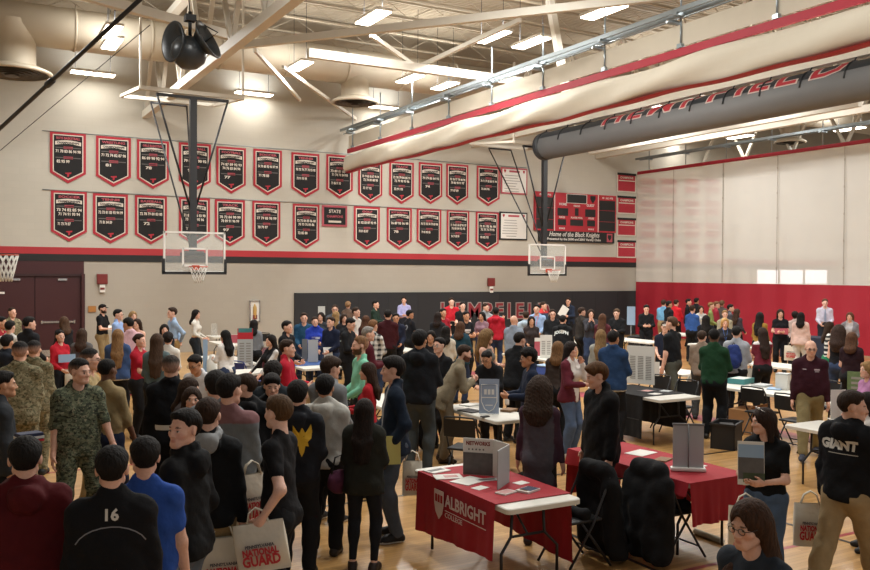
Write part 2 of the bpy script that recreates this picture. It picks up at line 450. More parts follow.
    depth1 = depth0+dz; wp = EYE+dv*depth1
    s = wp.z/top_l[2]; topz = wp.z
    Zd = (wp-EYE).dot(FWD)
    scale = FPX/Zd
    view = math.atan2(dv.y, dv.x)                    # heading of the sight line
    heading = view+PI-math.radians(face)*-1          # the way the body faces
    heading = view+PI+math.radians(face)
    rz = heading-PI/2
    Rw = rotz(rz)
    off = Rw@(V3(top_l[0], top_l[1], 0)*s)
    base = Vector((wp.x-off[0], wp.y-off[1], 0))
    info = dict(arms=(arml or arms, armr or arms), rz=rz, w=w, d0=depth0, px=px, py=py, base=base, Zd=Zd, scale=scale, topz=topz, wz=wp.z, lab=lab)
    PEOPLE.append(info)
    root = empty('person', base, rz, lab, 'person', group)
    root.scale = (s, s, s)
    scale *= s
    def clampf(a, lo, hi): return max(lo, min(hi, a))
    hh = clampf(1.0/scale, .006, .016); hb = clampf(1.9/scale, .012, .026); hf = clampf(.8/scale, .0046, .0085); hcx = clampf(1.6/scale, .010, .022)
    skc = np.array(hx(SKIN.get(skin, skin)))
    # ---- body: skin as one surface; head, hands at finer resolution
    parts = []
    kinds = top[0]; cov = kinds not in ('tank', 'dress')
    inn = -.007
    Lb = torso(inn if cov else 0)
    for sd in (-1, 1):
        Lb += arm(sd); Lb += leg(sd, 0 if bot[0] in ('shorts', 'skirt') else -.006)
        Lb += foot(sd, -.008)[0]
    Lb.append(cone(neck+RT@V3(0, 0, -.06), Hd(0, -.02, -.05), .056 if not f else .047, .052 if not f else .044, .03))
    F = field(Lb, hb)
    cutn = RH@V3(0, 0, 1); cp = Hd(0, 0, -.085)
    cut(F, cutn, float(cutn@cp))
    P, Q = nets(F); parts.append((P, Q, np.tile(skc, (len(P), 1))))
    # head
    nk = .050 if not f else .043
    jw = 1. if not f else .9
    L = [ell(Hd(0, -.014, .032), V3(.074, .093, .084)*hs, .02, RH), ell(Hd(0, .022, -.03), V3(.061*jw, .068, .078)*hs, .03, RH),
         cone(Hd(-.014*jw, .070, -.090), Hd(.014*jw, .070, -.090), .019, .019, .03), cone(Hd(-.044*jw, .012, -.065), Hd(-.014, .062, -.085), .020, .018, .03), cone(Hd(.044*jw, .012, -.065), Hd(.014, .062, -.085), .020, .018, .03),
         cone(Hd(-.034, .079, .020), Hd(.034, .079, .020), .010, .010, .02), ell(Hd(-.043, .058, -.022), V3(.022, .022, .02), .025, RH), ell(Hd(.043, .058, -.022), V3(.022, .022, .02), .025, RH),
         ell(Hd(-.031, .092, -.001), V3(.014, .010, .010), .012, RH, '-'), ell(Hd(.031, .092, -.001), V3(.014, .010, .010), .012, RH, '-'),
         ell(Hd(-.031, .076, -.001), V3(.0135, .0125, .0125), .004), ell(Hd(.031, .076, -.001), V3(.0135, .0125, .0125), .004),
         cone(Hd(0, .086, .008), Hd(0, .106, -.030), .008, .011, .012), ell(Hd(-.012, .094, -.034), V3(.009, .010, .007), .01, RH), ell(Hd(.012, .094, -.034), V3(.009, .010, .007), .01, RH),
         cone(Hd(-.018, .083, -.058), Hd(.018, .083, -.058), .006, .006, .008), cone(Hd(-.014, .083, -.068), Hd(.014, .083, -.068), .007, .007, .008),
         ell(Hd(-.077, -.008, -.006), V3(.010, .020, .031), .012, RH@rotz(.35)), ell(Hd(.077, -.008, -.006), V3(.010, .020, .031), .012, RH@rotz(-.35)),
         cone(neck+RT@V3(0, 0, -.03), Hd(0, -.022, -.03), nk+.004, nk, .02)]
    F = field(L, hh); cut(F, -cutn, float(-cutn@Hd(0, 0, -.115)))
    P, Q = nets(F)
    c = np.tile(skc, (len(P), 1)); lp = (P-hc)@RH/hs
    hcl = np.array(hx(hair[1])) if hair and len(hair) > 1 else skc*.4
    mk = lambda cx, cy, cz, rx, ry, rz_: (((np.abs(lp[:, 0])-cx)/rx)**2+((lp[:, 1]-cy)/ry)**2+((lp[:, 2]-cz)/rz_)**2) < 1
    c[mk(.031, .086, -.001, .0125, .02, .0062+hh*.25)] = (.55, .52, .48)
    c[mk(.031, .092, -.001, .0062+hh*.3, .02, .0062+hh*.3)] = (.03, .02, .015)
    c[mk(.034, .09, .0205, .018, .03, .0045+hh*.2)] = hcl*.7+skc*.15
    lipm = (np.abs(lp[:, 0]) < .021) & (np.abs(lp[:, 2]+.063) < .0085+hh*.15) & (lp[:, 1] > .07)
    wl = np.clip(1.4-np.sqrt((lp[lipm, 0]/.021)**2+((lp[lipm, 2]+.063)/.010)**2), 0, 1)[:, None]; c[lipm] = c[lipm]*(1-wl)+wl*skc*np.array([.80, .56, .55])
    ck = mk(.043, .07, -.03, .025, .04, .022); c[ck] = c[ck]*np.array([1.02, .94, .93])
    if beard:
        bm_ = (lp[:, 2] < -.035+.9*np.clip(.03-lp[:, 1], 0, 1)) & (lp[:, 2] > -.13) & (lp[:, 1] > -.012) & ~lipm & ~((np.abs(lp[:, 0]) < .016) & (lp[:, 2] > -.046))
        c[bm_] = np.array(hx(beard))
    parts.append((P, Q, c))
    # hands
    for sd in (-1, 1):
        sh, el, wr, nm = arm_t[sd]
        fd = wr-el; fd /= np.linalg.norm(fd)
        if nm in ('front', 'low', 'phone', 'reach', 'shake', 'table', 'cross', 'lap', 'deskf', 'point', 'chin', 'strap', 'up'): inw = V3(-sd*.75, .15, -.55) if nm in ('table', 'lap', 'deskf') else V3(-sd*1., .1, .25)
        else: inw = V3(-sd*1., .25, 0)
        if nm in ('table', 'deskf'): inw = V3(-sd*.2, 0, -1)
        pn = inw-fd*(inw@fd); pn /= np.linalg.norm(pn)      # palm normal
        side = np.cross(fd, pn)*sd                          # which way the thumb lies
        if side@V3(-sd*.1, .8, .5) < 0: side = -side
        q = .9 if f else 1.
        curl = {'down': .45, 'hold': 1.35, 'front': .8, 'phone': .9, 'pocket': .5, 'strap': 1.3, 'point': .3, 'shake': .5, 'table': .25, 'up': 1.}.get(nm, .6)
        L = []
        hb_ = wr+fd*.0
        for i, (u, ln, al) in enumerate([(.027, .072, .086), (.009, .082, .090), (-.009, .076, .087), (-.026, .058, .080)]):
            kk = hb_+fd*al*q+side*u*q
            L.append(cone(hb_+side*u*.55, kk, .015*q, .0118*q, .02))
            p0 = kk; an_ = curl*.55+.05*i; rr = .0092*q
            if nm == 'point' and i > 0: an_ += .9
            for j, fr in enumerate((.45, .31, .24)):
                dd = fd*math.cos(an_)+pn*math.sin(an_)+side*u*1.2; dd /= np.linalg.norm(dd)
                p1 = p0+dd*ln*fr*q; L.append(cone(p0, p1, rr, rr*.9, .004)); p0 = p1; rr *= .9; an_ += curl*(.75 if j == 0 else .55)
        tb = hb_+fd*.022*q+side*.020*q; t1 = tb+(fd*.62+side*.70+pn*.35)*.042*q; t2 = t1+(fd*.85+side*.25+pn*.45*(.5+curl))*.034*q
        L += [cone(tb, t1, .0145*q, .0112*q, .012), cone(t1, t2, .0108*q, .009*q, .006)]
        L.append(cone(wr-fd*.05, wr+fd*.02, .0275*q*(.8+.2*fat), .0235*q, .02))
        F = field(L, hf); P, Q = nets(F); parts.append((P, Q, np.tile(skc*np.array([1., .95, .93]), (len(P), 1))))
    o = 0; Ps = []; Qs = []; Cs = []
    for P, Q, c in parts: Ps.append(P); Qs.append(Q+o); Cs.append(c); o += len(P)
    link('body', to_mesh('body', np.concatenate(Ps), np.concatenate(Qs), np.concatenate(Cs)), 'skin', root)
    # ---- clothes
    def cloth(name, F, col, m='cloth', sm=1, paint=None):
        P, Q = nets(F)
        if not len(P): return None
        P = smooth_verts(P, Q, sm)
        c = np.tile(np.array(hx(col)), (len(P), 1))
        if paint is not None: paint(P, c)
        return link(name, to_mesh(name, P, Q, c), m, root)
    seed = RNG.uniform(0, 10)
    Tl = lambda P: (P-hip)@RT+V3(0, 0, .93)                 # back to standing torso coordinates
    bk, bc = bot[0], bot[1]
    tk, tc_ = top[0], top[1]; opt = top[2] if len(top) > 2 else {}
    tuck = opt.get('tuck', False)
    if tk != 'dress':
        oo = {'jeans': .017, 'pants': .020, 'leggings': .004, 'shorts': .018, 'skirt': .01, 'suitp': .018, 'camo_pants': .018}[bk]
        L = torso(oo-.004)[:1]+[cone((0, 0, .98), (0, 0, 1.06), wa*1.12+oo, wa*1.1+oo, .05, MT)]+torso(oo-.004)[-2:]
        if bk == 'skirt':
            L += [cone(hip+V3(0, 0, 0), hip+V3(0, 0 if not sit else .2, -.42), .14, .20, .05)]
        else:
            for sd in (-1, 1): L += leg(sd, oo, .56 if bk == 'shorts' else (.985 if bk != 'leggings' else .95))
        F = field(L, hcx)
        wn = RT@V3(0, 0, 1); cut(F, wn, float(wn@T(0, 0, 1.075 if tuck else 1.03)))
        if bk in ('jeans', 'pants', 'suitp', 'camo_pants'):
            wob(F, .005, 22, seed)
        cut(F, V3(0, 0, -1), -.035)
        mm = 'camo_' + bc if bk == 'camo_pants' else 'cloth'
        nm_ = {'jeans': 'jeans', 'shorts': 'shorts', 'skirt': 'skirt', 'leggings': 'leggings'}.get(bk, 'trousers')
        cloth(nm_, F, bc if bk != 'camo_pants' else '#555', mm)
        if tuck and opt.get('belt'):
            L = [cone((-.03, 0, 1.05), (.03, 0, 1.05), wa*1.13+oo+.005, wa*1.13+oo+.005, .02, MT)]
            F = field(L, hcx*.7); cut(F, wn, float(wn@T(0, 0, 1.075))); cut(F, -wn, -float(wn@T(0, 0, 1.035))); cloth('belt', F, opt['belt'], sm=0)
    # upper garment
    to_, sl, hem, kk = {'tee': (.010, .30, .86, 0), 'polo': (.011, .30, .88, 0), 'long': (.010, .97, .88, 0), 'hoodie': (.024, .965, .87, 1), 'sweat': (.020, .965, .88, 0), 'jacket': (.024, .965, .84, 0),
                        'suit': (.024, .955, .76, 0), 'camo': (.022, .42, .82, 0), 'camo_long': (.022, .96, .82, 0), 'tank': (.007, 0, .88, 0), 'blouse': (.014, .95, .80, 0), 'dress': (.012, .4, .52, 0), 'shirt': (.014, .955, .88, 0), 'vest': (.022, 0, .88, 0), 'coat': (.03, .96, .62, 0)}[tk]
    sl = opt.get('sleeve', sl); hem = opt.get('hem', hem)
    if tuck: hem = 1.055
    L = torso(to_)
    for sd in (-1, 1):
        if sl > 0: L += arm(sd, to_*.85, sl)
    if hem < .86 and not sit:
        L.append(cone((-.05, 0, hem-.02), (.05, 0, hem-.02), .125+to_*1.3+(.05 if tk == 'dress' else 0), .125+to_*1.3+(.05 if tk == 'dress' else 0), .08, MT)); L.append(cone((0, 0, hem), (0, 0, .95), .14+to_, .125+to_, .08, MT))
    if kk or opt.get('hood'):
        for t in range(7):
            a = -2.2+t*4.4/6
            L.append(ell(T(.085*math.sin(a), -.015-.085*math.cos(a), 1.485-.03*math.cos(a)), V3(.036, .036, .036), .03))
        L.append(ell(T(0, -.115, 1.43), V3(.085, .04, .075), .05, RT))
    if tk in ('jacket', 'suit', 'polo', 'shirt', 'camo', 'camo_long', 'coat') or opt.get('collar'):
        hgt = {'jacket': .02, 'suit': .005, 'coat': .02}.get(tk, .005)
        for t in range(9):
            a = -2.7+t*5.4/8
            L.append(ell(T(.062*math.sin(a), -.012-.056*math.cos(a), 1.497+hgt-.012*math.cos(a)*-1), V3(.014, .014, .022)+to_*.3, .02))
    if tk in ('hoodie', 'sweat', 'jacket'):                 # cuffs and waistband stand out
        pass
    F = field(L, hcx)
    if tk not in ('tank',): wob(F, .0052 if tk not in ('camo', 'camo_long', 'hoodie') else .0068, 17, seed); wob(F, .0026, 41, seed+1)
    wn = RT@V3(0, 0, 1)
    D, lo, h, ax = F
    # hem only where it is torso: cut against a plane near the hips but leave the sleeves
    x = ax[0][:, None, None]-hip[0]; y = ax[1][None, :, None]-hip[1]; z = ax[2][None, None, :]-hip[2]
    tz = (RT[0, 2]*x+RT[1, 2]*y+RT[2, 2]*z)+.93
    pl = (hem-tz)
    keep = np.zeros(D.shape, bool)
    for sd in (-1, 1):
        if sl > .5:
            keep |= field(arm(sd, to_*.85+.002, sl), h, F)[0] < h*1.2
    if not sit or hem > .9: D[:] = np.where(keep, D, np.maximum(D, pl.astype(np.float32)))
    else: D[:] = np.where(keep, D, np.maximum(D, (.9-tz).astype(np.float32)))
    # neckline
    nd = opt.get('neck', .0)
    nb = T(0, .05+nd*.3, 1.515-nd*.2)
    nn = np.sqrt((ax[0][:, None, None]-nb[0])**2+(ax[1][None, :, None]-nb[1])**2+(ax[2][None, None, :]-nb[2])**2)
    rr = .062+nd*.5
    if tk not in ('hoodie',): D[:] = np.maximum(D, (rr-nn).astype(np.float32))
    if tk in ('tank', 'dress', 'vest'):
        cut(F, wn, float(wn@T(0, 0, 1.44 if tk != 'vest' else 1.47)))
    inner = opt.get('inner'); stripes = opt.get('stripes'); plaid = opt.get('plaid'); yoke = opt.get('yoke'); panel = opt.get('panel')
    def paint(P, c):
        lp = Tl(P)
        if inner:
            wd = opt.get('open', .05); m = (np.abs(lp[:, 0]) < wd*np.clip((lp[:, 2]-opt.get('openz', .8))/.5+.25, 0, 1.2)) & (lp[:, 1] > .02) & (lp[:, 2] > opt.get('openz', .8)); c[m] = hx(inner)
        if stripes:
            m = (np.floor(lp[:, 2]/stripes[1]) % 2 == 0); c[m] = hx(stripes[0])
        if plaid:
            a = (np.floor(lp[:, 0]/.05) % 2 == 0); b = (np.floor(lp[:, 2]/.05) % 2 == 0); c[a & b] = hx(plaid); c[a ^ b] = (np.array(hx(plaid))+np.array(hx(tc_)))/2
        if yoke:
            m = lp[:, 2] > yoke[1]; c[m] = hx(yoke[0])
        if panel:
            m = (np.abs(lp[:, 0]) > panel[1]); c[m] = hx(panel[0])
        if opt.get('lowband'):
            m = lp[:, 2] < opt['lowband'][1]; c[m] = hx(opt['lowband'][0])
    if opt.get('sleevecol'):
        sc_ = np.array(hx(opt['sleevecol']))
    mm = 'camo_' + tc_ if tk.startswith('camo') else 'cloth'
    nm_ = {'tee': 't_shirt', 'polo': 'polo_shirt', 'long': 'shirt', 'hoodie': 'hoodie', 'sweat': 'sweater', 'jacket': 'jacket', 'suit': 'suit_jacket', 'camo': 'uniform_jacket', 'camo_long': 'uniform_jacket', 'tank': 'tank_top', 'blouse': 'blouse', 'dress': 'dress', 'shirt': 'shirt', 'vest': 'vest', 'coat': 'coat'}[tk]
    cl = cloth(nm_, F, tc_ if not tk.startswith('camo') else '#555', mm, 1, paint)
    # shoes
    for sd in (-1, 1):
        L, z0 = foot(sd, .005)
        F = field(L, clampf(1.2/scale, .008, .014)); cut(F, V3(0, 0, -1), -z0); cut(F, V3(0, 0, 1), z0+.105)
        cap_ = shoes if isinstance(shoes, str) else shoes[0]; solec = shoes[1] if not isinstance(shoes, str) else shoes
        def pt(P, c, z0=z0, solec=solec): c[P[:, 2] < z0+.022] = hx(solec)
        cloth('shoe', F, cap_, 'shoe_leather', 0, pt)
    # hair
    hk = hair[0] if hair else 'bald'
    if hk != 'bald':
        t = {'buzz': .005, 'short': .014, 'crop': .010, 'mop': .024, 'curly': .032, 'long': .016, 'bob': .02, 'pony': .012, 'bun': .012, 'fade': .012, 'updo': .022, 'long_curly': .05}[hk]
        L = [ell(Hd(0, -.014, .034), V3(.082+t*.8, .097+t*.8, .086+t)*hs, .02, RH)]
        if hk in ('short', 'mop'): L.append(ell(Hd(.01, .055, .085), V3(.05, .035, .026)*(1 if hk == 'short' else 1.25), .03, RH))
        ln = hair[2] if len(hair) > 2 else {'long': .30, 'bob': .12, 'long_curly': .24}.get(hk, 0)
        if hk in ('long', 'bob', 'long_curly'):
            q = 2.2 if hk == 'long_curly' else 1.
            for sd in (-1, 1):
                e = Hd(sd*.080, -.035, -.06-ln*.35); L.append(cone(Hd(sd*.068, -.02, .02), e, .030*q, .030*q, .04))
                L.append(cone(Hd(sd*.058, -.055, .0), T(sd*.075, -.10, 1.50-ln*.45), .036*q, .034*q, .04))
                L.append(cone(T(sd*.075, -.10, 1.50-ln*.45), T(sd*.06, -.125, 1.50-ln), .034*q, .020*q, .04))
                if hair[3:] and hair[3] == 'fwd': L += [cone(e, T(sd*.105, .055, 1.42-ln*.2), .034*q, .030*q, .03), cone(T(sd*.105, .055, 1.42-ln*.2), T(sd*.10, .10, 1.40-ln*.6), .030*q, .016*q, .03)]
            L.append(cone(Hd(0, -.075, 0), T(0, -.115, 1.48-ln*.5), .045*q, .045*q, .05)); L.append(cone(T(0, -.115, 1.48-ln*.5), T(0, -.135, 1.5-ln*1.05), .045*q, .022*q, .05))
        if hk == 'pony':
            L += [ell(Hd(0, -.115, .045), V3(.03, .03, .03), .02), cone(Hd(0, -.125, .04), Hd(0, -.15, -.06), .028, .026, .03), cone(Hd(0, -.15, -.06), Hd(0, -.12, -.19), .026, .012, .03)]
        if hk in ('bun', 'updo'):
            L += [ell(Hd(0, -.10, .07 if hk == 'updo' else .03), V3(.045, .042, .042), .02)]
        F = field(L, hh*1.05)
        D, lo, h, ax = F
        X = np.stack(np.meshgrid(*ax, indexing='ij'), -1); lp = ((X-hc)@RH)/hs
        if hk in ('buzz', 'short', 'crop', 'fade', 'pony', 'bun', 'updo', 'mop', 'curly'):
            m1 = -.014-(lp[..., 2]-1.12*lp[..., 1])                       # hairline slants down to the nape
            if hk in ('mop', 'curly'): m1 = -.03-(lp[..., 2]-.95*lp[..., 1])
            m2 = np.where(lp[..., 1] > .045, .048-lp[..., 2]+(.02 if hk not in ('mop', 'curly') else -.022)-.3*np.abs(lp[..., 0]), -1)
            nape = -.104-lp[..., 2]
            ear = np.where(np.abs(lp[..., 0]) > .055, (.038-np.sqrt((lp[..., 1]+.004)**2+((lp[..., 2]+.014)*.9)**2)), -1)
            m = np.maximum(np.maximum(m1, m2), ear)
            if hk in ('pony',): m = np.where((lp[..., 1] < -.11), -1, np.maximum(m, nape))
            else: m = np.maximum(m, nape)
            m = m+.004*np.sin(lp[..., 0]*160+seed)*np.sin(lp[..., 1]*140+seed)
            ed = np.clip(1+m/.045, 0, 1); D += ((t+.006)*ed*ed*hs).astype(np.float32)
            D[:] = np.maximum(D, (m*hs*.8).astype(np.float32))
        else:
            fq = np.sqrt((lp[..., 0]/.053)**2+((lp[..., 1]-.10)/.085)**2+((lp[..., 2]+.028)/.098)**2)
            D[:] = np.maximum(D, ((1-fq)*.056).astype(np.float32))
        if hk in ('curly', 'long_curly'): wob(F, .007, 95, seed)
        elif hk not in ('buzz', 'fade'): wob(F, .0014, 150, seed)
        P, Q = nets(F)
        if len(P):
            P = smooth_verts(P, Q, 1, .4); c = np.tile(np.array(hx(hair[1])), (len(P), 1))
            if hk in ('fade',):
                lpv = ((P-hc)@RH)/hs; wl = np.clip((.075-lpv[:, 2])/.13, 0, .5)[:, None]; c = c*(1-wl)+skc*wl
            link('hair', to_mesh('hair', P, Q, c), 'hair', root)
    if hat:
        L = [ell(Hd(0, -.012, .045), V3(.085, .104, .088), .02, RH)]
        F = field(L, hh); n_ = RH@V3(0, .25, -1); cut(F, n_, float(n_@Hd(0, 0, .035)))
        D = F[0]; cloth('cap', F, hat[1])
        if hat[0] == 'cap':
            F = field([ell(Hd(0, .115, .042), V3(.062, .06, .009), .02, RH@rotx(-.15))], hh); cloth('cap_brim', F, hat[1])
    if glasses:
        mb = MB()
        for sd in (-1, 1):
            mb.tube([Hd(sd*.032+.021*math.cos(a), .098, -.002+.016*math.sin(a)) for a in [i*PI/6 for i in range(12)]], .0022, 5, closed=True)
            mb.tube([Hd(sd*.053, .097, .003), Hd(sd*.078, .07, .005), Hd(sd*.082, -.005, .006)], .002, 5)
        mb.tube([Hd(-.011, .100, .003), Hd(.011, .100, .003)], .002, 5); mb.build('glasses', mat('spectacle_frame', '#151515', .3), root)
    info.update(root=root, T=T, Hd=Hd, arm=arm_t, s=s, cl=cl, rz=rz, hip=hip, RT=RT)
    W = lambda p: Vector(base)+Vector(Rw@(np.array(p)*s))
    info['W'] = W
    for ex in extra: EXTRAS[ex[0]](info, *ex[1:])
    return info
def hand_pt(info, sd, f=.085):
    sh, el, wr, nm = info['arm'][sd]; fd = (wr-el)/np.linalg.norm(wr-el)
    return wr+fd*f
def lanyard(info, col='#c33', card='#eee'):
    T = info['T']; mb = MB()
    a, b = .075, .145
    mb.tube([T(-.06, .02, 1.50), T(-.05, .10, 1.42), T(-.02, .14, 1.25), T(0, .15, 1.14), T(.02, .14, 1.25), T(.05, .10, 1.42), T(.06, .02, 1.50)], .005, 5)
    mb.build('lanyard', mat('strap'+col, col, .6), info['root'])
def print_on(info, body, size, col, z, front=True, x=0., bold=.0, name='lettering', shear=0, curve=0., me=None):
    """printing on a garment: each vertex is dropped on the cloth"""
    me = me or text_mesh(body, size, 0, bold, shear=shear); ob = info['cl']
    T = info['T']; bv = BVHTree.FromPolygons([v.co.copy() for v in ob.data.vertices], [tuple(p.vertices) for p in ob.data.polygons])
    RT = Matrix([list(r) for r in info['RT']]); dr = RT@Vector((0, -1 if front else 1, 0))
    bm = bmesh.new(); bm.from_mesh(me); bmesh.ops.subdivide_edges(bm, edges=[e for e in bm.edges if e.calc_length() > size*.3], cuts=2)
    for v in bm.verts:
        lx, lz = v.co.x+x, v.co.y+z+curve*v.co.x**2
        lx = -lx if front else lx
        o = Vector(T(lx, .4 if front else -.4, lz)); hit = bv.ray_cast(o, dr)
        v.co = hit[0]-dr*.003 if hit[0] else Vector(T(lx, .1 if front else -.1, lz))
    bm.to_mesh(me); bm.free()
    return link(name, me, mat('print'+col, col, .7), ob)
def whitebelt(info):
    T = info['T']; mb = MB(); zz = 1.06
    mb.grid(lambda u, v: T(.183*math.sin(u*2*PI), .150*math.cos(u*2*PI), zz-.025+.05*v), 40, 2); mb.build('white_belt', mat('belt_white', '#c9c6bf', .5), info['root'])
def tie(info):
    T = info['T']; MB().prism([(-.018, 1.46), (.018, 1.46), (.014, 1.43), (.035, 1.12), (0, 1.07), (-.035, 1.12), (-.014, 1.43)], .142, .150, o=(0, 0, 0)).build('tie', mat('tie', '#8f9bb5', .6), info['root'])
def hoodcol(info, col):
    T = info['T']; L = []
    for t in range(9):
        a = -2.3+t*4.6/8
        L.append(ell(T(.080*math.sin(a), -.02-.085*math.cos(a), 1.515-.03*math.cos(a)), V3(.03, .03, .034), .03))
    L.append(ell(T(0, -.125, 1.46), V3(.085, .045, .075), .05, info['RT']))
    F = field(L, .012); P, Q = nets(F); link('hood', to_mesh('hood', P, Q, np.tile(np.array(hx(col)), (len(P), 1))), 'cloth', info['root'])
def print_bars(info, col, z, front, bars):
    for x, dz, w, h in bars:
        me = bpy.data.meshes.new('print_mark'); n = 6
        me.from_pydata([(-w/2+w*i/n, s_*h/2, 0) for s_ in (-1, 1) for i in range(n+1)], [], [(i, i+1, n+2+i, n+1+i) for i in range(n)])
        print_on(info, None, max(w, .05)*4, col, z+dz, front, x=x, name='print_mark', me=me)
EXTRAS = {'lanyard': lanyard, 'print': print_on, 'whitebelt': whitebelt, 'tie': tie, 'hoodcol': hoodcol}
# ------------------------------------------------------------------ the gym
YW = 28.7                                   # far wall
M_XZ = Matrix(((1, 0, 0), (0, 0, -1), (0, 1, 0)))           # text upright, facing -Y
M_FLAT = Matrix.Identity(3)
def wood_floor():
    m = bpy.data.materials.new('maple_floor'); nt, b = nodes_of(m)
    tc = nt.nodes.new('ShaderNodeTexCoord')
    br = nt.nodes.new('ShaderNodeTexBrick'); br.inputs['Scale'].default_value = 1
    br.inputs['Brick Width'].default_value = 1.1; br.inputs['Row Height'].default_value = .057; br.inputs['Mortar Size'].default_value = .0012
    br.inputs['Color1'].default_value = (*hx('#c49a62'), 1); br.inputs['Color2'].default_value = (*hx('#aa804b'), 1); br.inputs['Mortar'].default_value = (*hx('#7d5a34'), 1)
    nt.links.new(tc.outputs['Object'], br.inputs['Vector'])
    n = nt.nodes.new('ShaderNodeTexNoise'); n.inputs['Scale'].default_value = 3; n.inputs['Detail'].default_value = 6
    mp = nt.nodes.new('ShaderNodeMapping'); mp.inputs['Scale'].default_value = (.6, 9, 1)
    nt.links.new(tc.outputs['Object'], mp.inputs['Vector']); nt.links.new(mp.outputs['Vector'], n.inputs['Vector'])
    mr = nt.nodes.new('ShaderNodeMapRange'); mr.inputs['To Min'].default_value = .82; mr.inputs['To Max'].default_value = 1.18
    nt.links.new(n.outputs['Fac'], mr.inputs['Value'])
    sc = nt.nodes.new('ShaderNodeVectorMath'); sc.operation = 'SCALE'
    nt.links.new(br.outputs['Color'], sc.inputs[0]); nt.links.new(mr.outputs['Result'], sc.inputs['Scale']); nt.links.new(sc.outputs['Vector'], b.inputs['Base Color'])
    b.inputs['Roughness'].default_value = .28; b.inputs['Specular IOR Level'].default_value = .5
    b.inputs['Coat Weight'].default_value = .25; b.inputs['Coat Roughness'].default_value = .12
    MATS['floor'] = m
def block_wall(name, col, k=.92):
    m = bpy.data.materials.new(name); nt, b = nodes_of(m)
    tc = nt.nodes.new('ShaderNodeTexCoord'); mp = nt.nodes.new('ShaderNodeMapping'); mp.inputs['Rotation'].default_value = (PI/2, 0, 0)
    br = nt.nodes.new('ShaderNodeTexBrick'); br.inputs['Scale'].default_value = 1; br.inputs['Brick Width'].default_value = .41; br.inputs['Row Height'].default_value = .205; br.inputs['Mortar Size'].default_value = .006
    c = hx(col); br.inputs['Color1'].default_value = (*c, 1); br.inputs['Color2'].default_value = (*[x*.975 for x in c], 1); br.inputs['Mortar'].default_value = (*[x*k for x in c], 1)
    nt.links.new(tc.outputs['Object'], mp.inputs['Vector']); nt.links.new(mp.outputs['Vector'], br.inputs['Vector']); nt.links.new(br.outputs['Color'], b.inputs['Base Color'])
    b.inputs['Roughness'].default_value = .7
    MATS[name] = m
wood_floor(); block_wall('wall_cream', '#b7b2a6', .95); block_wall('wall_tan', '#a19a8e', .96)
mat('stripe_red', '#a3242c', .6); mat('black_paint', '#161617', .7); mat('maroon', '#3a1216', .45, noise=.06, nscale=2)
mat('steel_cream', '#c9c3b6', .55, noise=.04); mat('duct_cream', '#bdb29f', .6, noise=.03, nscale=1.5); mat('black_steel', '#17171a', .45); mat('galv', '#8e979b', .35, metal=.6)
mat('white_lam', '#cfccc2', .4, noise=.03); mat('white', '#d9d6d0', .6); mat('red_cloth', '#95101f', .8, noise=.10, nscale=5, bump=.25, bscale=9); mat('black_cloth', '#121214', .9, noise=.15, bump=.3, bscale=10)
mat('red_vinyl', '#a01d30', .6, noise=.07, nscale=1.2); mat('grey_steel', '#6f7072', .5, metal=.2); mat('chrome', '#c9c9c9', .25, metal=.9); mat('glass', '#dfe6e4', .1, alpha=.12)
mat('black_plastic', '#131314', .55); mat('net_white', '#dcdcd6', .8); mat('rim_orange', '#b2442b', .5); mat('lamp', '#fff3df', .5, emit=9.)
mat('banner_red', '#a52b38', .85, noise=.05); mat('banner_black', '#1b1a1b', .9); mat('banner_white', '#cfc6ba', .9); mat('banner_rose', '#a8505a', .9)
mat('pad_black', '#1d1d20', .75, noise=.05, nscale=1.5); mat('card', '#9a7148', .85, noise=.06); mat('blue_plastic', '#23306e', .5)
# floor
struct('floor', MB().box((14, 11, -.05), (44, 36, .1)), 'floor')
def strip(a, b, w, m, n='floor_marking', z=.002):
    a = Vector((a[0], a[1], z)); b = Vector((b[0], b[1], z)); t = (b-a).normalized(); s_ = Vector((-t.y, t.x, 0))*w/2
    struct(n, MB().add([a-s_, b-s_, b+s_, a+s_], [(0, 1, 2, 3)]), m)
mat('line_red', '#93202c', .3); mat('line_black', '#1c1a19', .3); mat('line_pink', '#a64a54', .3)
strip((2, 5.6), (24, 5.6), .055, 'line_red'); strip((5.5, 2), (5.5, 9), .05, 'line_black'); strip((7.78, 2), (7.78, 9.1), .05, 'line_black', z=.003)
strip((1, 9.1), (22, 9.1), .05, 'line_black', z=.004); strip((12.1, 4), (12.1, 27), .5, 'line_pink'); strip((11.75, 7.5), (24, 7.5), .05, 'line_red', z=.003)
strip((3.4, 13), (3.4, 26), .05, 'line_red'); strip((1, 15.2), (18, 15.2), .05, 'line_black', z=.003); strip((15.2, 3), (15.2, 26), .05, 'line_black'); strip((.6, 12.3), (12, 12.3), .05, 'line_red', z=.003)
# far wall with door recess
struct('wall_back', MB().box((15.2, YW+.15, 6.97), (50, .3, 7.56)), 'wall_cream')                   # above the stripes
struct('wall_back.001', MB().box((21.925, YW+.15, 1.59), (36.55, .3, 3.2)), 'wall_tan')
struct('wall_back.002', MB().box((-4, YW+.15, 1.59), (4, .3, 3.2)), 'wall_tan')
struct('trim_1', MB().box((15.2, YW-.012, 3.265), (50, .024, .21)), 'stripe_red')
struct('trim_2', MB().box((15.2, YW-.011, 3.055), (50, .022, .22)), 'black_paint')
struct('wall_left', MB().box((-5.4, 14, 5.4), (.3, 30, 10.8)), 'wall_cream')
struct('wall_right', MB().box((40.2, 14, 5.4), (.3, 30, 10.8)), 'wall_cream')
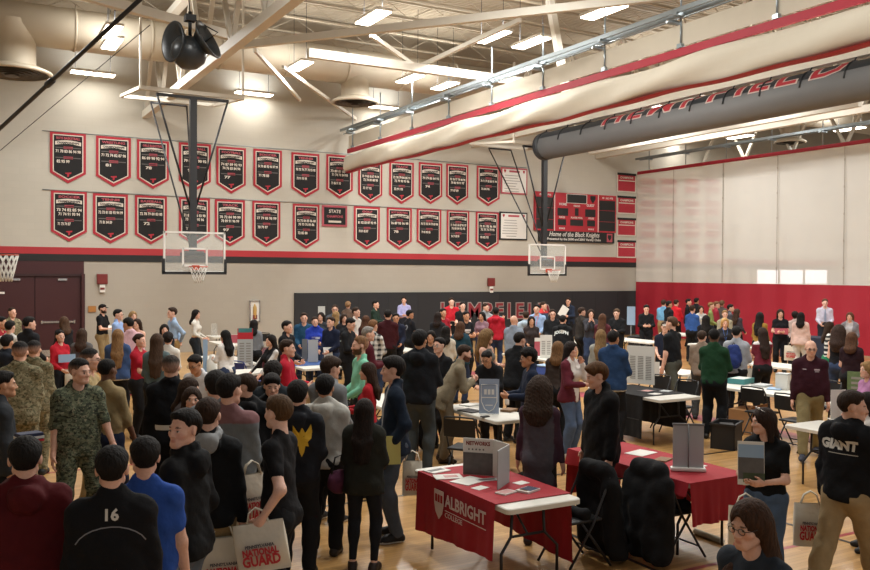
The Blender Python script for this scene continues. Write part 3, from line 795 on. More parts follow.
# door recess: transom panel and two leaves
struct('trim_3', MB().box((.8, YW+.05, 2.76), (5.7, .12, .42)), 'maroon')
struct('trim_4', MB().box((3.62, YW+.02, 1.28), (.1, .2, 2.56)), 'maroon')
mat('maroon_dark', '#2a0c10', .5)
struct('trim_5', MB().box((.8, YW+.04, 2.52), (5.7, .14, .07)), 'maroon_dark')
def door(n, x0, x1, bar=True):
    e = empty('door_%d' % n, ((x0+x1)/2, YW+.06, 0)); e['kind'] = 'structure'
    w = x1-x0-.012
    MB().box((0, 0, 1.25), (w, .05, 2.48)).build('door_leaf', 'maroon', e)
    MB().box((0, -.04, 1.08), (w*.72, .05, .06)).box((-w*.36, -.03, 1.08), (.05, .08, .1)).box((w*.36, -.03, 1.08), (.05, .08, .1)).build('panic_bar', 'chrome', e)
    MB().box((.12, -.05, 2.38), (.26, .06, .06)).build('door_closer', 'chrome', e)
    MB().box((0, -.03, .13), (w*.94, .01, .2)).build('kick_plate', 'chrome', e)
    if n == 2:
        MB().box((-.3, -.035, 1.98), (.26, .01, .06)).build('door_plate', 'white', e)
door(1, 2.27, 3.56); door(2, .97, 2.26); door(3, -.33, .96)
struct('door_frame', MB().box((.8, YW+.12, 1.25), (5.6, .06, 2.5)), 'maroon_dark')
# windows of the doors beyond the divider
for i, (a, b) in enumerate(((757, 778), (780, 803), (805, 827))):
    p, q = at_y(a, 270, YW-.05), at_y(b, 283.5, YW-.05)
    mb = MB().box(((p.x+q.x)/2, YW-.04, (p.z+q.z)/2), (q.x-p.x-.05, .03, p.z-q.z))
    mat('window_glow', '#f4ecf2', .4, emit=1.3); o = struct('window_%d' % (i+1), mb, 'window_glow')
    MB().box(((p.x+q.x)/2, YW-.03, (p.z+q.z)/2), (q.x-p.x+.03, .04, p.z-q.z+.08)).build('window_frame', 'white', o)
# ceiling: corrugated deck, joists, trusses
mb = MB(); x = -5.2
n = 0
deck = []
for i in range(0, 231):
    y = -2+i*.135
    deck += [(y, 10.75), (y+.05, 10.75), (y+.068, 10.68), (y+.118, 10.68)]
vs = [(xx, y, z) for xx in (-5.3, 40) for y, z in deck]; k = len(deck)
mat('deck', '#a39783', .7, noise=.06, nscale=1)
struct('ceiling', MB().add(vs, [(i, i+1, k+i+1, k+i) for i in range(k-1)]), 'deck')
def cmember(a, b, w, h, name='roof_beam', m='steel_cream'):
    o = struct(name, MB().beam(a, b, w, h), m); return o
def truss(X, y0, y1, zb=7.65, zt=9.9, name='roof_truss'):
    mb = MB()
    mb.beam((X, y0, zb), (X, y1, zb), .22, .22); mb.beam((X, y0, zt), (X, y1, zt), .22, .22)
    n = int((y1-y0)/2.4); st = (y1-y0)/n
    for i in range(n):
        a = y0+i*st
        mb.beam((X, a, zb), (X, a+st/2, zt), .10, .10, (1, 0, 0)); mb.beam((X, a+st/2, zt), (X, a+st, zb), .10, .10, (1, 0, 0))
    struct(name, mb, 'steel_cream')
for X in (5.48, 17.8, 24., 30.2): truss(X, 2, YW-.02)
for i, Y in enumerate([4+1.55*q for q in range(16)]):
    mb = MB(); mb.beam((-5, Y, 10.55), (40, Y, 10.55), .07, .06); mb.beam((-5, Y, 10.1), (40, Y, 10.1), .06, .05)
    for q in range(0, 56): mb.beam((-5+q*.8, Y, 10.1 if q % 2 else 10.55), (-4.2+q*.8, Y, 10.55 if q % 2 else 10.1), .022, .022, (0, 1, 0))
    struct('roof_joist', mb, 'deck')
cmember(at_z(308, 53, 8.), (24, 19.9, 8.), .16, .22); cmember(at_z(60, -12, 8.1), at_z(242, 39, 8.1), .16, .2); cmember(at_z(225, 47, 8.0), at_z(700, -8, 8.0), .12, .16)
for a, b in (((371, 35), (412, 64)), ((420, 66), (520, 20)), ((283, 67), (367, 127)), ((255, 50), (300, 100)), ((560, 90), (700, 100)), ((640, 60), (760, 130))):
    cmember(at_z(*a, 8.2), at_z(*b, 8.2), .08, .1, 'roof_brace')
for Y in (12.3, 26.6): cmember((-5, Y, 9.9), (40, Y, 9.9), .14, .2)
# big posts of the central truss and the secondary beams
cmember(at_y(548, -10, 17.2), at_y(566, 92, 17.2), .16, .16, 'roof_post'); cmember(at_d(860, 103, 24), at_d(590, 152, 33), .16, .2, 'roof_beam')
# ducts
def duct(pts, r, name='hanging_air_duct', diffs=(), lab=''):
    e = empty(name, (0, 0, 0), 0, lab, 'air duct')
    mb = MB().tube(pts, r, 28); mb.build('duct_pipe', 'duct_cream', e)
    for a, b in zip(pts[:-1], pts[1:]):
        a, b = Vector(a), Vector(b); n = int((b-a).length/2.2); t = (b-a).normalized()
        for i in range(1, n+1):
            c = a+(b-a)*i/(n+1); MB().tube([c-t*.03, c+t*.03], r+.025, 28).build('duct_joint', 'duct_cream', e)
    for (x, y, z0, z1, rr) in diffs:
        MB().tube([(x, y, z0), (x, y, z1+.1)], rr*.62, 24, cap=False).build('duct_drop', 'duct_cream', e)
        MB().lathe([(rr*.62, .16), (rr*.8, .12), (rr*1.05, .02), (rr*1.05, -.03), (rr*.95, -.05)], 32, (x, y, z1)).build('diffuser_ring', 'duct_cream', e)
        mb = MB()
        for q in range(5): mb.lathe([(rr*(.9-.17*q), -.05-.012*q), (rr*(.9-.17*q)-.05, .0-.012*q)], 32, (x, y, z1))
        mb.lathe([(rr*.2, -.12), (.001, -.13)], 32, (x, y, z1)); mb.lathe([(rr*.92, .02), (.001, .02)], 32, (x, y, z1))
        mb.build('diffuser_vanes', mat('vane', '#5d564c', .6), e)
    return e
Y0 = 25.6
p1 = at_y(12, 72, Y0); p2 = at_y(355, 102, Y0)
duct([(-5, Y0, 9.25), (17, Y0, 9.25)], .56, diffs=[(p1.x, Y0, 9.25, p1.z, .95), (p2.x, Y0, 9.25, p2.z, .72)], lab='beige round air duct running along the far wall above the pennant banners')
duct([(7.3, 8, 10.0), (7.3, 19.6, 10.0), (7.3, 20.0, 10.0)], .62, lab='wide beige round air duct crossing the ceiling over the near half of the court')
p3 = at_y(790, 142, 24)
duct([(27.2, 24, 9.4), (38, 24, 9.4)], .5, diffs=[(p3.x, 24, 9.4, p3.z, .6)], lab='beige round air duct above the hall behind the mesh divider')
# lights: every fixture carries its own lamp, plus an added upward fill
FIX = []
def fixture(x, y, z, along_y, lab, vis=True):
    e = empty('ceiling_light', (x, y, z), PI/2 if along_y else 0, lab, 'ceiling light', 'high bay ceiling lights')
    MB().box((0, 0, .05), (1.28, .42, .07), bev=.015).build('light_housing', 'white', e)
    MB().box((0, 0, .0), (1.22, .36, .03)).build('light_tube_panel', 'lamp', e)
    for s in (-1, 1): MB().tube([(s*.5, 0, .08), (s*.5, 0, 10.6-z)], .008, 5).build('hanger', 'black_steel', e)
    l = bpy.data.lights.new('lamp', 'AREA'); l.shape = 'RECTANGLE'; l.size = 1.2; l.size_y = .36; l.energy = LIGHT_W; l.color = (1, 1, .975)
    if x < 7: l.energy *= .8
    if x > 20: l.energy *= 1.0
    if y > 26: l.energy = LIGHT_W*.10
    lo = bpy.data.objects.new('lamp', l); COL.objects.link(lo); lo.parent = e; lo.location = (0, 0, -.03)
    l2 = bpy.data.lights.new('deck_fill', 'AREA'); l2.shape = 'RECTANGLE'; l2.size = 1.2; l2.size_y = .36; l2.energy = LIGHT_W*(.30 if y < 26 else .12); l2.color = l.color  # fill light above the housing, added to brighten the roof deck
    lo2 = bpy.data.objects.new('deck_fill', l2); COL.objects.link(lo2); lo2.parent = e; lo2.location = (0, 0, .1); lo2.rotation_euler = (PI, 0, 0)
LIGHT_W = 215
for px, py, al, lb in ((93, 74, 0, 'flat ceiling light low over the first pennant, below the round duct'), (254, 94, 0, 'flat ceiling light over the sixth pennant, beside the hoop frame'), (386, 108, 0, 'flat ceiling light beside the second duct diffuser'),
                       (373, 18, 1, 'bright ceiling light high in the middle near the wide duct'), (604, 12, 1, 'bright ceiling light at the top edge left of the curtain track'), (492, 37, 1, 'first of the paired bright ceiling lights above the curtain track'), (531, 43, 1, 'second of the paired bright ceiling lights, nearer the curtain track'),
                       (300, 66, 1, 'ceiling light glaring on the round duct beside the slanted roof truss'), (410, 79, 1, 'ceiling light glaring on the round duct, first right of the second diffuser'), (445, 86, 1, 'ceiling light glaring on the round duct, second right of the second diffuser'), (111, 32, 1, 'upper of the two lights glaring beside the black brace pole'), (112, 44, 1, 'lower of the two lights glaring beside the black brace pole'),
                       (767, 78, 1, 'bright ceiling light just behind the grey rolled mat lettering'), (685, 140, 1, 'small ceiling light above the mesh divider top, beside the scoreboard hall'), (740, 137, 1, 'small ceiling light above the mesh divider top, farther along'), (640, 100, 1, 'ceiling light glimpsed between the rolled curtain and the grey rolled mat')):
    p = at_z(px, py, 8.6); fixture(p.x, p.y, 8.6, al, lb)
for x, y in ((3.5, 12.8), (8.7, 12.8), (13.2, 10), (3.5, 7.4), (8.7, 7.4), (13.2, 5), (18.5, 8), (22, 12), (22, 22.5), (27, 17.5), (32, 22.5), (33, 14), (0, 18)):
    fixture(x, y, 8.6, 1, 'glowing white high bay light hanging under the gym roof')
# pennant banners
def pennant(px0, px1, py, row, lab, yrs, sport):
    a, b = at_y(px0, py, YW-.04), at_y(px1, py, YW-.04); w = b.x-a.x; h = 1.56
    e = empty('hanging_pennant', ((a.x+b.x)/2, YW-.03, a.z), 0, lab, 'banner', 'championship pennants on the far wall')
    def pen(s, dy, top, name, m):
        W = w/2-s; pts = [(-W, -top), (W, -top), (W, -h*.80+s*.5), (0, -h+s*1.3), (-W, -h*.80+s*.5)]
        return MB().prism(pts, -dy-.004, -dy).build(name, m, e)
    pen(0, 0, 0, 'banner_cloth', 'banner_red'); pen(.075*w, .006, .075*w, 'banner_border', 'banner_white'); e = pen(.105*w, .012, .105*w, 'banner_field', 'banner_black')
    y = -.02
    def bar(z, hh, ww, m, name='banner_bar', x=0): MB().box((x*w, -.019, z), (ww*w, .004, hh)).build(name, m, e)
    def tx(s, z, size, m, width, x=0):
        me = text_mesh(s, size, .001, .004*size/.1)
        xs = [v.co.x for v in me.vertices]; wd = max(xs)-min(xs)
        me.transform(Matrix.Diagonal((min(width*w/wd, 1.6), 1, 1, 1))); me.transform(M_XZ.to_4x4())
        link('banner_lettering', me, m, e, (x*w, -.024, z))
    tx(sport, -.19, .10, 'banner_rose', .66)
    n = 9; mb = MB(); pts = [(-.36*w+.72*w*i/n, -.40+.045*math.sin(PI*i/n)) for i in range(n+1)]
    tp = [(p, q+.11) for p, q in pts]
    mb.prism(pts+tp[::-1], -.022, -.018); mb.build('banner_ribbon', 'banner_white', e)
    tx('CHAMPIONSHIPS', -.33, .085, 'banner_black', .62)
    bar(-.475, .075, .26, 'banner_rose'); bar(-.478, .03, .70, mat('banner_grey', '#5e5a58', .9), 'banner_rule')
    tx(yrs[0], -.59, .12, 'banner_white', .70)
    z = -.72
    if len(yrs) > 2: tx(yrs[2], z, .12, 'banner_white', .60); z -= .12
    bar(z-.06, .075, .26, 'banner_rose'); bar(z-.063, .03, .70, 'banner_grey', 'banner_rule')
    tx(yrs[1], z-.18, .12, 'banner_white', .36, -.14)
    MB().prism([(-.09, 0), (.09, .02), (.085, -.03), (.03, -.035), (.02, -.12), (-.03, -.12), (-.025, -.04), (-.08, -.03)], -.022, -.017, o=(0, 0, -1.24)).build('banner_emblem', 'banner_red', e)
    return e
SP = ['BOYS BASKETBALL', 'WRESTLING', 'GIRLS BASKETBALL', 'VOLLEYBALL', 'FOOTBALL', 'SOCCER', 'TENNIS', 'BASEBALL', 'SOFTBALL', 'TRACK', 'SWIMMING', 'FIELD HOCKEY', 'GOLF']
TOPR = [(50, 86, 131), (96, 131, 135.5), (137, 169, 139), (179, 211, 142), (216.5, 246, 146), (253.5, 282, 148.5), (291.5, 319.5, 152), (326.5, 353, 154), (358.5, 382.5, 159.5), (389.5, 414, 161), (419, 442.5, 162), (446.5, 468.5, 163.5), (477, 500, 165.5)]
BOTR = [(51, 87, 190), (93, 128, 193), (135, 167, 195), (179, 210, 197), (215, 245, 199), (252.5, 280.5, 200.5), (293, 319.5, 203.5), (354, 380, 206), (387, 412, 207), (417, 441.5, 208), (447, 469.5, 209.5), (476, 499, 211)]
ordn = ['first', 'second', 'third', 'fourth', 'fifth', 'sixth', 'seventh', 'eighth', 'ninth', 'tenth', 'eleventh', 'twelfth', 'thirteenth']
for R_, rows, nm in ((0, TOPR, 'upper'), (1, BOTR, 'lower')):
    for i, (a, b, y) in enumerate(rows):
        r = random.Random(i*7+R_*31)
        ys = lambda n: ' '.join('%02d' % q for q in sorted(r.sample(range(70, 100), n)))
        yr = [ys(r.choice((5, 6, 7))), ys(r.choice((1, 3, 4)))]+([ys(5)] if r.random() < .45 else [])
        pennant(a, b, y, R_, 'black and red championship pennant, %s from the doors in the %s row' % (ordn[i], nm), yr, SP[(i+5*R_) % 13])
struct('trim_6', MB().tube([at_y(42, 130.5, YW-.03), at_y(527, 168, YW-.03)], .012, 5), 'galv'); struct('trim_7', MB().tube([at_y(42, 189.5, YW-.03), at_y(527, 214, YW-.03)], .012, 5), 'galv')
def board(x0, y0, x1, y1, name, lab, cat, frame, field, fw=.05):
    a, b = at_y(x0, y0, YW-.03), at_y(x1, y1, YW-.03); w, h = b.x-a.x, a.z-b.z
    e = empty(name, ((a.x+b.x)/2, YW-.01, (a.z+b.z)/2), 0, lab, cat)
    MB().box((0, -.02, 0), (w, .04, h)).build('frame', frame, e); MB().box((0, -.042, 0), (w-2*fw, .006, h-2*fw)).build('face', field, e)
    return e, w, h
def wtext(e, s, size, m, x, z, width=None, y=-.048, bold=.003, shear=0, name='lettering'):
    me = text_mesh(s, size, .001, bold, shear=shear); xs = [v.co.x for v in me.vertices]; wd = max(xs)-min(xs)
    if width: me.transform(Matrix.Diagonal((width/wd, 1, 1, 1)))
    me.transform(M_XZ.to_4x4()); return link(name, me, m, e, (x, y, z))
for i, (x0, y0, x1, y1, fr, lb) in enumerate(((501, 167, 527, 195, 'banner_rose', 'upper of the two white record boards beside the pennants, pink framed'), (499.5, 211.5, 527, 240.5, 'black_paint', 'lower of the two white record boards beside the pennants, black framed'))):
    e, w, h = board(x0, y0, x1, y1, 'record_board', lb, 'record board', fr, 'white', .06)
    for sx in (-1, 1): MB().prism([(-.05, .06), (.05, .06), (.05, 0), (0, -.07), (-.05, 0)], -.05, -.045, o=(sx*w*.36, 0, h*.36)).build('emblem', 'banner_red', e)
    MB().box((0, -.047, h*.36), (w*.4, .004, .08)).build('heading_bar', 'banner_rose', e)
    mat('print_grey', '#8a8680', .8)
    for k in range(7):
        r = random.Random(k+i*9); MB().box((-w*.12+r.uniform(-.05, .05), -.047, h*.2-k*.105), (w*r.uniform(.35, .6), .003, .025)).build('record_line', 'print_grey', e)
e, w, h = board(322, 205, 347, 227, 'wall_plaque', 'small black and red rectangular plaque hanging between two lower pennants', 'plaque', 'banner_rose', 'banner_black', .07)
wtext(e, 'STATE', .16, 'banner_white', 0, .16); wtext(e, 'CHAMPIONS', .12, 'banner_rose', 0, -.02, .8*w*.8); MB().box((0, -.047, -.2), (w*.5, .004, .07)).build('plaque_line', 'banner_white', e)
for i, (y0, y1, lb) in enumerate(((172.5, 193, 'top'), (195.5, 214.5, 'second from top'), (217.5, 236.5, 'third from top'), (240, 258, 'bottom'))):
    e, w, h = board(617, y0, 635.5, y1, 'team_banner', 'small red banner with black hem beside the scoreboard, %s of four' % lb, 'banner', 'banner_white', 'banner_red', .05)
    MB().box((0, -.047, h*.44), (w, .01, h*.12)).build('hem', 'banner_black', e); MB().box((0, -.047, h*.10), (w*.86, .004, h*.05)).build('stripe', 'banner_white', e)
    MB().lathe([(h*.14, -.05), (h*.14, -.046)], 20, (0, 0, -h*.22), Matrix(((1.5, 0, 0), (0, 0, 1), (0, 1, 0)))).build('emblem', 'banner_rose', e)
    wtext(e, 'CHAMPIONS', .13, 'banner_white', 0, h*.25, w*.7)
# banners behind the mesh (on the far wall of the next hall)
for r in range(4):
    for c, (a, b) in enumerate(((640, 656), (660, 677), (684, 700), (704, 720))):
        y0 = (177, 199, 221, 242)[r]; y1 = y0+18
        e, w, h = board(a, y0, b, y1, 'hall_banner', 'faint red banner behind the white mesh, %s row, %s column from the scoreboard' % (('top', 'second', 'third', 'bottom')[r], ('first', 'second', 'third', 'fourth')[c]), 'banner', 'banner_white', 'banner_red', .05)
        e['group'] = 'banners behind the mesh divider'; MB().box((0, -.047, 0), (w*.86, .004, h*.1)).build('stripe', 'banner_white', e)
# scoreboard
mat('score_red', '#a81e2e', .45); mat('score_dark', '#141416', .3)
a, b = at_y(535, 191, YW-.1), at_y(615.5, 233, YW-.1); b2 = at_y(615.5, 243.5, YW-.1)
W_, H_ = b.x-a.x, a.z-b.z
e = empty('scoreboard', ((a.x+b.x)/2, YW-.06, (a.z+b.z)/2), 0, 'red and black basketball scoreboard mounted on the far wall behind the hoop', 'scoreboard')
MB().box((0, 0, 0), (W_, .12, H_)).build('cabinet', 'score_red', e)
for sx in (-1, 1):
    MB().box((sx*W_*.385, -.062, -.08), (W_*.205, .006, H_*.82)).build('player_panel', 'score_dark', e)
    for q in (-1, 0, 1): wtext(e, ('PF', 'NO', 'PTS')[q+1], .11, 'white', sx*W_*.385+q*.22, H_*.42, y=-.066)
    for q in (-.16, .14): MB().box((sx*W_*.385, -.066, q*H_-.08), (W_*.205, .004, .015)).build('panel_rule', 'score_red', e)
    MB().box((sx*W_*.27, -.064, 0), (.035, .004, H_)).build('divider', 'white', e)
    MB().box((sx*W_*.17, -.062, 0), (W_*.13, .006, H_*.2)).build('score_display', 'score_dark', e); wtext(e, 'HOME' if sx < 0 else 'GUEST', .14, 'white', sx*W_*.17, H_*.2, y=-.066)
    MB().box((sx*W_*.18, -.062, -H_*.27), (W_*.10, .006, H_*.16)).build('foul_display', 'score_dark', e); wtext(e, 'FOULS', .10, 'white', sx*W_*.18, -H_*.14, y=-.066)
    wtext(e, 'BONUS', .09, 'white', sx*W_*.18, -H_*.43, y=-.066)
MB().box((-.0, -.062, H_*.36), (W_*.24, .006, H_*.22)).build('clock_display', 'score_dark', e); MB().box((0, -.060, H_*.36), (W_*.255, .006, H_*.245)).build('clock_border', 'white', e)
MB().box((0, -.062, .02), (W_*.045, .006, H_*.2)).build('period_display', 'score_dark', e); wtext(e, 'PERIOD', .10, 'white', 0, H_*.17, y=-.066)
MB().box((0, -.062, -H_*.27), (W_*.16, .006, H_*.16)).build('player_display', 'score_dark', e); wtext(e, 'PLAYER FOUL', .10, 'white', 0, -H_*.14, y=-.066)
MB().prism([(-.14, .16), (.14, .16), (.14, .02), (0, -.16), (-.14, .02)], -.07, -.063, o=(W_*.2, 0, H_*.36)).build('emblem', 'score_dark', e)
zs = (b.z+b2.z)/2-e.location.z; hs_ = b.z-b2.z
MB().box((.08, 0, zs), (W_*.93, .1, hs_)).build('sponsor_panel', 'score_dark', e)
wtext(e, 'Home of the Black Knights', .27, 'white', -.1, zs+hs_*.2, W_*.62, y=-.054, shear=.25); wtext(e, 'Presented by the 2000 and 2001 Varsity Clubs', .13, 'white', -.1, zs-hs_*.24, W_*.66, y=-.054)
MB().box((W_*.42, -.054, zs), (.3, .006, hs_*.8)).build('sponsor_mark', 'banner_rose', e); MB().prism([(-.1, .12), (.1, .12), (.1, 0), (0, -.13), (-.1, 0)], -.06, -.056, o=(W_*.42, 0, zs)).build('emblem', 'score_dark', e)
# wall pad with lettering
a, b = at_y(294, 292, YW), at_y(636, 291.5, YW)
e = empty('wall_pad', (a.x, YW-.04, 0), 0, 'long black padded wall panel with red block letters behind the crowd', 'wall pad')
L = 34-a.x
MB().box((L/2, 0, .98), (L, .08, 1.88)).build('pad', 'pad_black', e)
mb = MB()
for q in range(1, int(L/1.22)): mb.box((q*1.22, -.042, .98), (.012, .006, 1.86))
mb.build('pad_seams', 'black_paint', e)
mat('letter_red', '#7c1d28', .6); mat('letter_white', '#8e827d', .6); mat('roll_red', '#9c2530', .6); mat('roll_white', '#b5a7a0', .6)
for ch, px in zip('HEMPFIELD', (447, 460, 474.5, 488, 499.5, 509, 520, 532, 544)):
    p = at_y(px, 311.5, YW-.09)
    for nm, m, bo, y in (('letter_outline', 'letter_white', .05, -.05), ('letter', 'letter_red', .012, -.06)):
        me = text_mesh(ch, .84, .002, bo); xs = [v.co.x for v in me.vertices]; me.transform(Matrix.Translation((-(max(xs)+min(xs))/2, 0, 0))); me.transform(M_XZ.to_4x4())
        link(nm, me, m, e, (p.x-a.x, y, p.z))
# fire horn boxes, extinguisher cabinet
mat('strobe_red', '#6e1f1c', .5)
for px, py, lb in ((102, 279, 'dark red fire alarm horn box on the tan wall above the crowd'), (490.5, 282, 'dark red fire alarm horn box above the black wall pad')):
    p = at_y(px, py, YW); e = empty('wall_mounted_alarm', (p.x, YW-.05, p.z), 0, lb, 'fire alarm')
    MB().box((0, 0, 0), (.32, .1, .32), bev=.02).build('horn', 'strobe_red', e); MB().box((0, .0, -.3), (.16, .08, .24), bev=.01).build('strobe', 'white', e); MB().box((0, -.045, -.3), (.13, .01, .07)).build('strobe_label', 'strobe_red', e)
p = at_y(254, 311, YW); e = empty('extinguisher_cabinet', (p.x, YW-.06, p.z), 0, 'pale wall cabinet holding a fire extinguisher on the tan wall', 'cabinet')
MB().box((0, .02, 0), (.36, .08, .72)).build('cabinet_back', 'white', e); MB().box((-.165, -.03, 0), (.03, .06, .72)).box((.165, -.03, 0), (.03, .06, .72)).box((0, -.03, .345), (.36, .06, .03)).box((0, -.03, -.345), (.36, .06, .03)).build('cabinet_frame', 'chrome', e)
MB().lathe([(.001, -.25), (.06, -.25), (.065, -.22), (.065, .12), (.04, .19), (.02, .21), (.02, .25), (.001, .25)], 14, (0, -.03, 0)).build('extinguisher', mat('brass_tan', '#b08d4d', .4), e)
MB().box((0, -.03, -.2), (.13, .12, .14)).build('extinguisher_base', 'strobe_red', e)
p = at_y(92, 309, YW); e = empty('wall_notice', (p.x, YW-.02, p.z), 0, 'small orange notice panel on the tan wall beside the doors', 'notice')
MB().box((0, 0, 0), (.24, .03, .2), bev=.006).build('notice_board', 'card', e); MB().box((0, -.017, .0), (.19, .005, .15)).build('notice_sheet', mat('notice_orange', '#a87238', .8), e)
# suspended basketball hoops
def hoop(x, y, zc, ztop, lab, mast=True, w=1.56, h=1.04):
    e = empty('basketball_hoop', (x, y, 0), 0, lab, 'basketball hoop')
    bb = MB().box((0, 0, zc), (w-.06, .014, h-.06)).build('backboard', 'glass', e)
    mb = MB()
    for s in (-1, 1): mb.box((s*(w/2-.02), 0, zc), (.045, .05, h))
    mb.box((0, 0, zc+h/2-.02), (w, .05, .045)); mb.box((0, 0, zc-h/2+.02), (w, .05, .045)); mb.build('backboard_frame', 'white', e)
    mb = MB(); zz = zc-h/2
    mb.box((0, -.005, zz-.01), (w+.06, .07, .07)).box((-w/2, -.005, zz+.17), (.07, .07, .36)).box((w/2, -.005, zz+.17), (.07, .07, .36)); mb.build('edge_padding', 'black_plastic', e)
    mb = MB(); zt = zz+.16
    for s in (-1, 1): mb.box((s*.3, -.012, zt+.23), (.05, .008, .46))
    mb.box((0, -.012, zt+.45), (.6, .008, .05)).box((0, -.012, zt+.02), (.6, .008, .05)); mb.build('target_square', 'white', bb)
    mb = MB().tube([(.225*math.cos(q*PI/12), -.38+.225*math.sin(q*PI/12), zz+.15) for q in range(24)], .012, 6, closed=True)
    mb.box((0, -.09, zz+.13), (.16, .15, .12)); rm = mb.build('rim', 'rim_orange', e)
    mb = MB()
    for q in range(12):
        for sg in (1, -1):
            pts = []
            for t in range(5):
                a_ = q*PI/6+sg*t*PI/12; r_ = .225-.032*t; pts.append((r_*math.cos(a_), -.38+r_*math.sin(a_), zz+.15-.1*t))
            mb.tube(pts, .005, 4)
    mb.build('net', 'net_white', rm)
    mb = MB(); mb.box((0, .2, (zc-.1+ztop)/2), (.17, .14, ztop-zc+.1)); mb.build('mast', 'black_steel', e)
    mb = MB(); mb.beam((0, .05, zc), (0, .2, zc-.1), .5, .08); mb.box((0, .06, zc-.05), (.7, .06, .08)); mb.build('board_bracket', 'black_steel', e)
    mb = MB(); mb.beam((-.92, .2, ztop), (.92, .2, ztop), .07, .07)
    for s in (-1, 1): mb.tube([(s*.9, .2, ztop), (s*.06, .2, zc+1.1)], .028, 7)
    mb.build('frame_tubes', 'black_steel', e)
    mb = MB()
    for s in (-1, 1): mb.tube([(s*.5, 3.0, ztop+.3), (s*.07, .24, zc+.2)], .024, 7)
    mb.tube([(-.5, 3.0, ztop+.3), (.5, 3.0, ztop+.3)], .03, 7); mb.build('rear_brace', 'black_steel', e)
    mb = MB(); mb.beam((-1.3, .2, ztop+.12), (1.3, .2, ztop+.12), .1, .1); mb.beam((-1.3, 3, ztop+.4), (1.3, 3, ztop+.4), .1, .1)
    for s in (-1, 1): mb.beam((s*1.3, .2, ztop+.12), (s*1.3, 3, ztop+.4), .08, .08); mb.beam((s*1.3, .2, ztop+.1), (s*1.3, .2, 9.8), .05, .05)
    mb.build('ceiling_frame', 'steel_cream', e)
    return e
hoop(5.46, 22.2, 3.14, 7.1, 'suspended basketball hoop with glass backboard nearer the maroon doors')
hoop(18.0, 24.1, 3.14, 7.0, 'suspended basketball hoop with glass backboard in front of the scoreboard')
# side hoop net at the picture's edge
p = at_d(6, 255, 17)
e = empty('hanging_hoop_net', (p.x, p.y, p.z), 0, 'white net of the side basketball hoop beside the maroon doors', 'hoop net')
MB().tube([(.225*math.cos(q*PI/12), .225*math.sin(q*PI/12), 0) for q in range(24)], .012, 6, closed=True).build('rim', 'rim_orange', e)
mb = MB()
for q in range(12):
    for sg in (1, -1): mb.tube([((.225-.03*t)*math.cos(q*PI/6+sg*t*PI/12), (.225-.03*t)*math.sin(q*PI/6+sg*t*PI/12), -.13*t) for t in range(5)], .009, 4)
mb.build('net', 'net_white', e)
MB().beam((-.2, 0, 0), (-1.4, 0, .1), .12, .1).beam((-1.4, 0, .1), (-1.4, 0, 9.8-p.z), .12, .12).build('hoop_arm', 'black_steel', e)
# black brace pole and cable of the side hoop
a, b = at_d(146, -6, 12.5), at_d(-6, 134, 15.5)
e = empty('brace_pole', a, 0, 'black steel brace pole slanting from the roof at the upper corner', 'pole'); MB().tube([(0, 0, 0), b-a], .034, 8).build('pole_tube', 'black_steel', e)
MB().tube([(b-a)*.58-(b-a).normalized()*.1, (b-a)*.58+(b-a).normalized()*.1], .055, 8).build('pole_clamp', 'black_steel', e)
a, b = at_d(150, 25, 14), at_d(-4, 154, 17); e = empty('steel_cable', a, 0, 'thin steel cable slanting below the black brace pole', 'cable'); MB().tube([(0, 0, 0), b-a], .007, 5).build('cable', 'black_steel', e)
# speaker cluster
p = at_d(190, 50, 17.0); e = empty('speaker_cluster', p, 0, 'round black loudspeaker cluster hanging from the roof above the hoop', 'loudspeaker')
mat('spk', '#25292c', .35); mat('spk_dark', '#0e0f10', .5)
MB().lathe([(.001, -.36), (.16, -.34), (.30, -.22), (.35, -.05), (.33, .1), (.22, .24), (.001, .3)], 28, (-.02, 0, -.02)).build('speaker_body', 'spk', e)
for nm, c, d, r in (('horn', (.20, -.12, .13), (.55, -.45, .35), .40), ('horn', (-.18, .06, .12), (-.92, -.30, .02), .40), ('horn', (.1, .36, .05), (.3, .9, .1), .3)):
    d = Vector(d).normalized(); q = d.to_track_quat('Z', 'Y').to_matrix()
    MB().lathe([(.10, -.25), (.16, -.1), (r*.7, .05), (r, .14), (r, .17), (r*.92, .17), (r*.6, .06), (.1, -.06), (.001, -.06)], 28, c, q).build(nm, 'spk', e)
MB().tube([(0, 0, .25), (0, 0, .75)], .035, 8).tube([(0, 0, .7), (-.05, 0, 1.3)], .012, 6).box((0, 0, .62), (.2, .2, .12)).tube([(.1, 0, .6), (.55, 0, .42), (.3, 0, .2)], .015, 5).build('hanger', 'spk_dark', e)
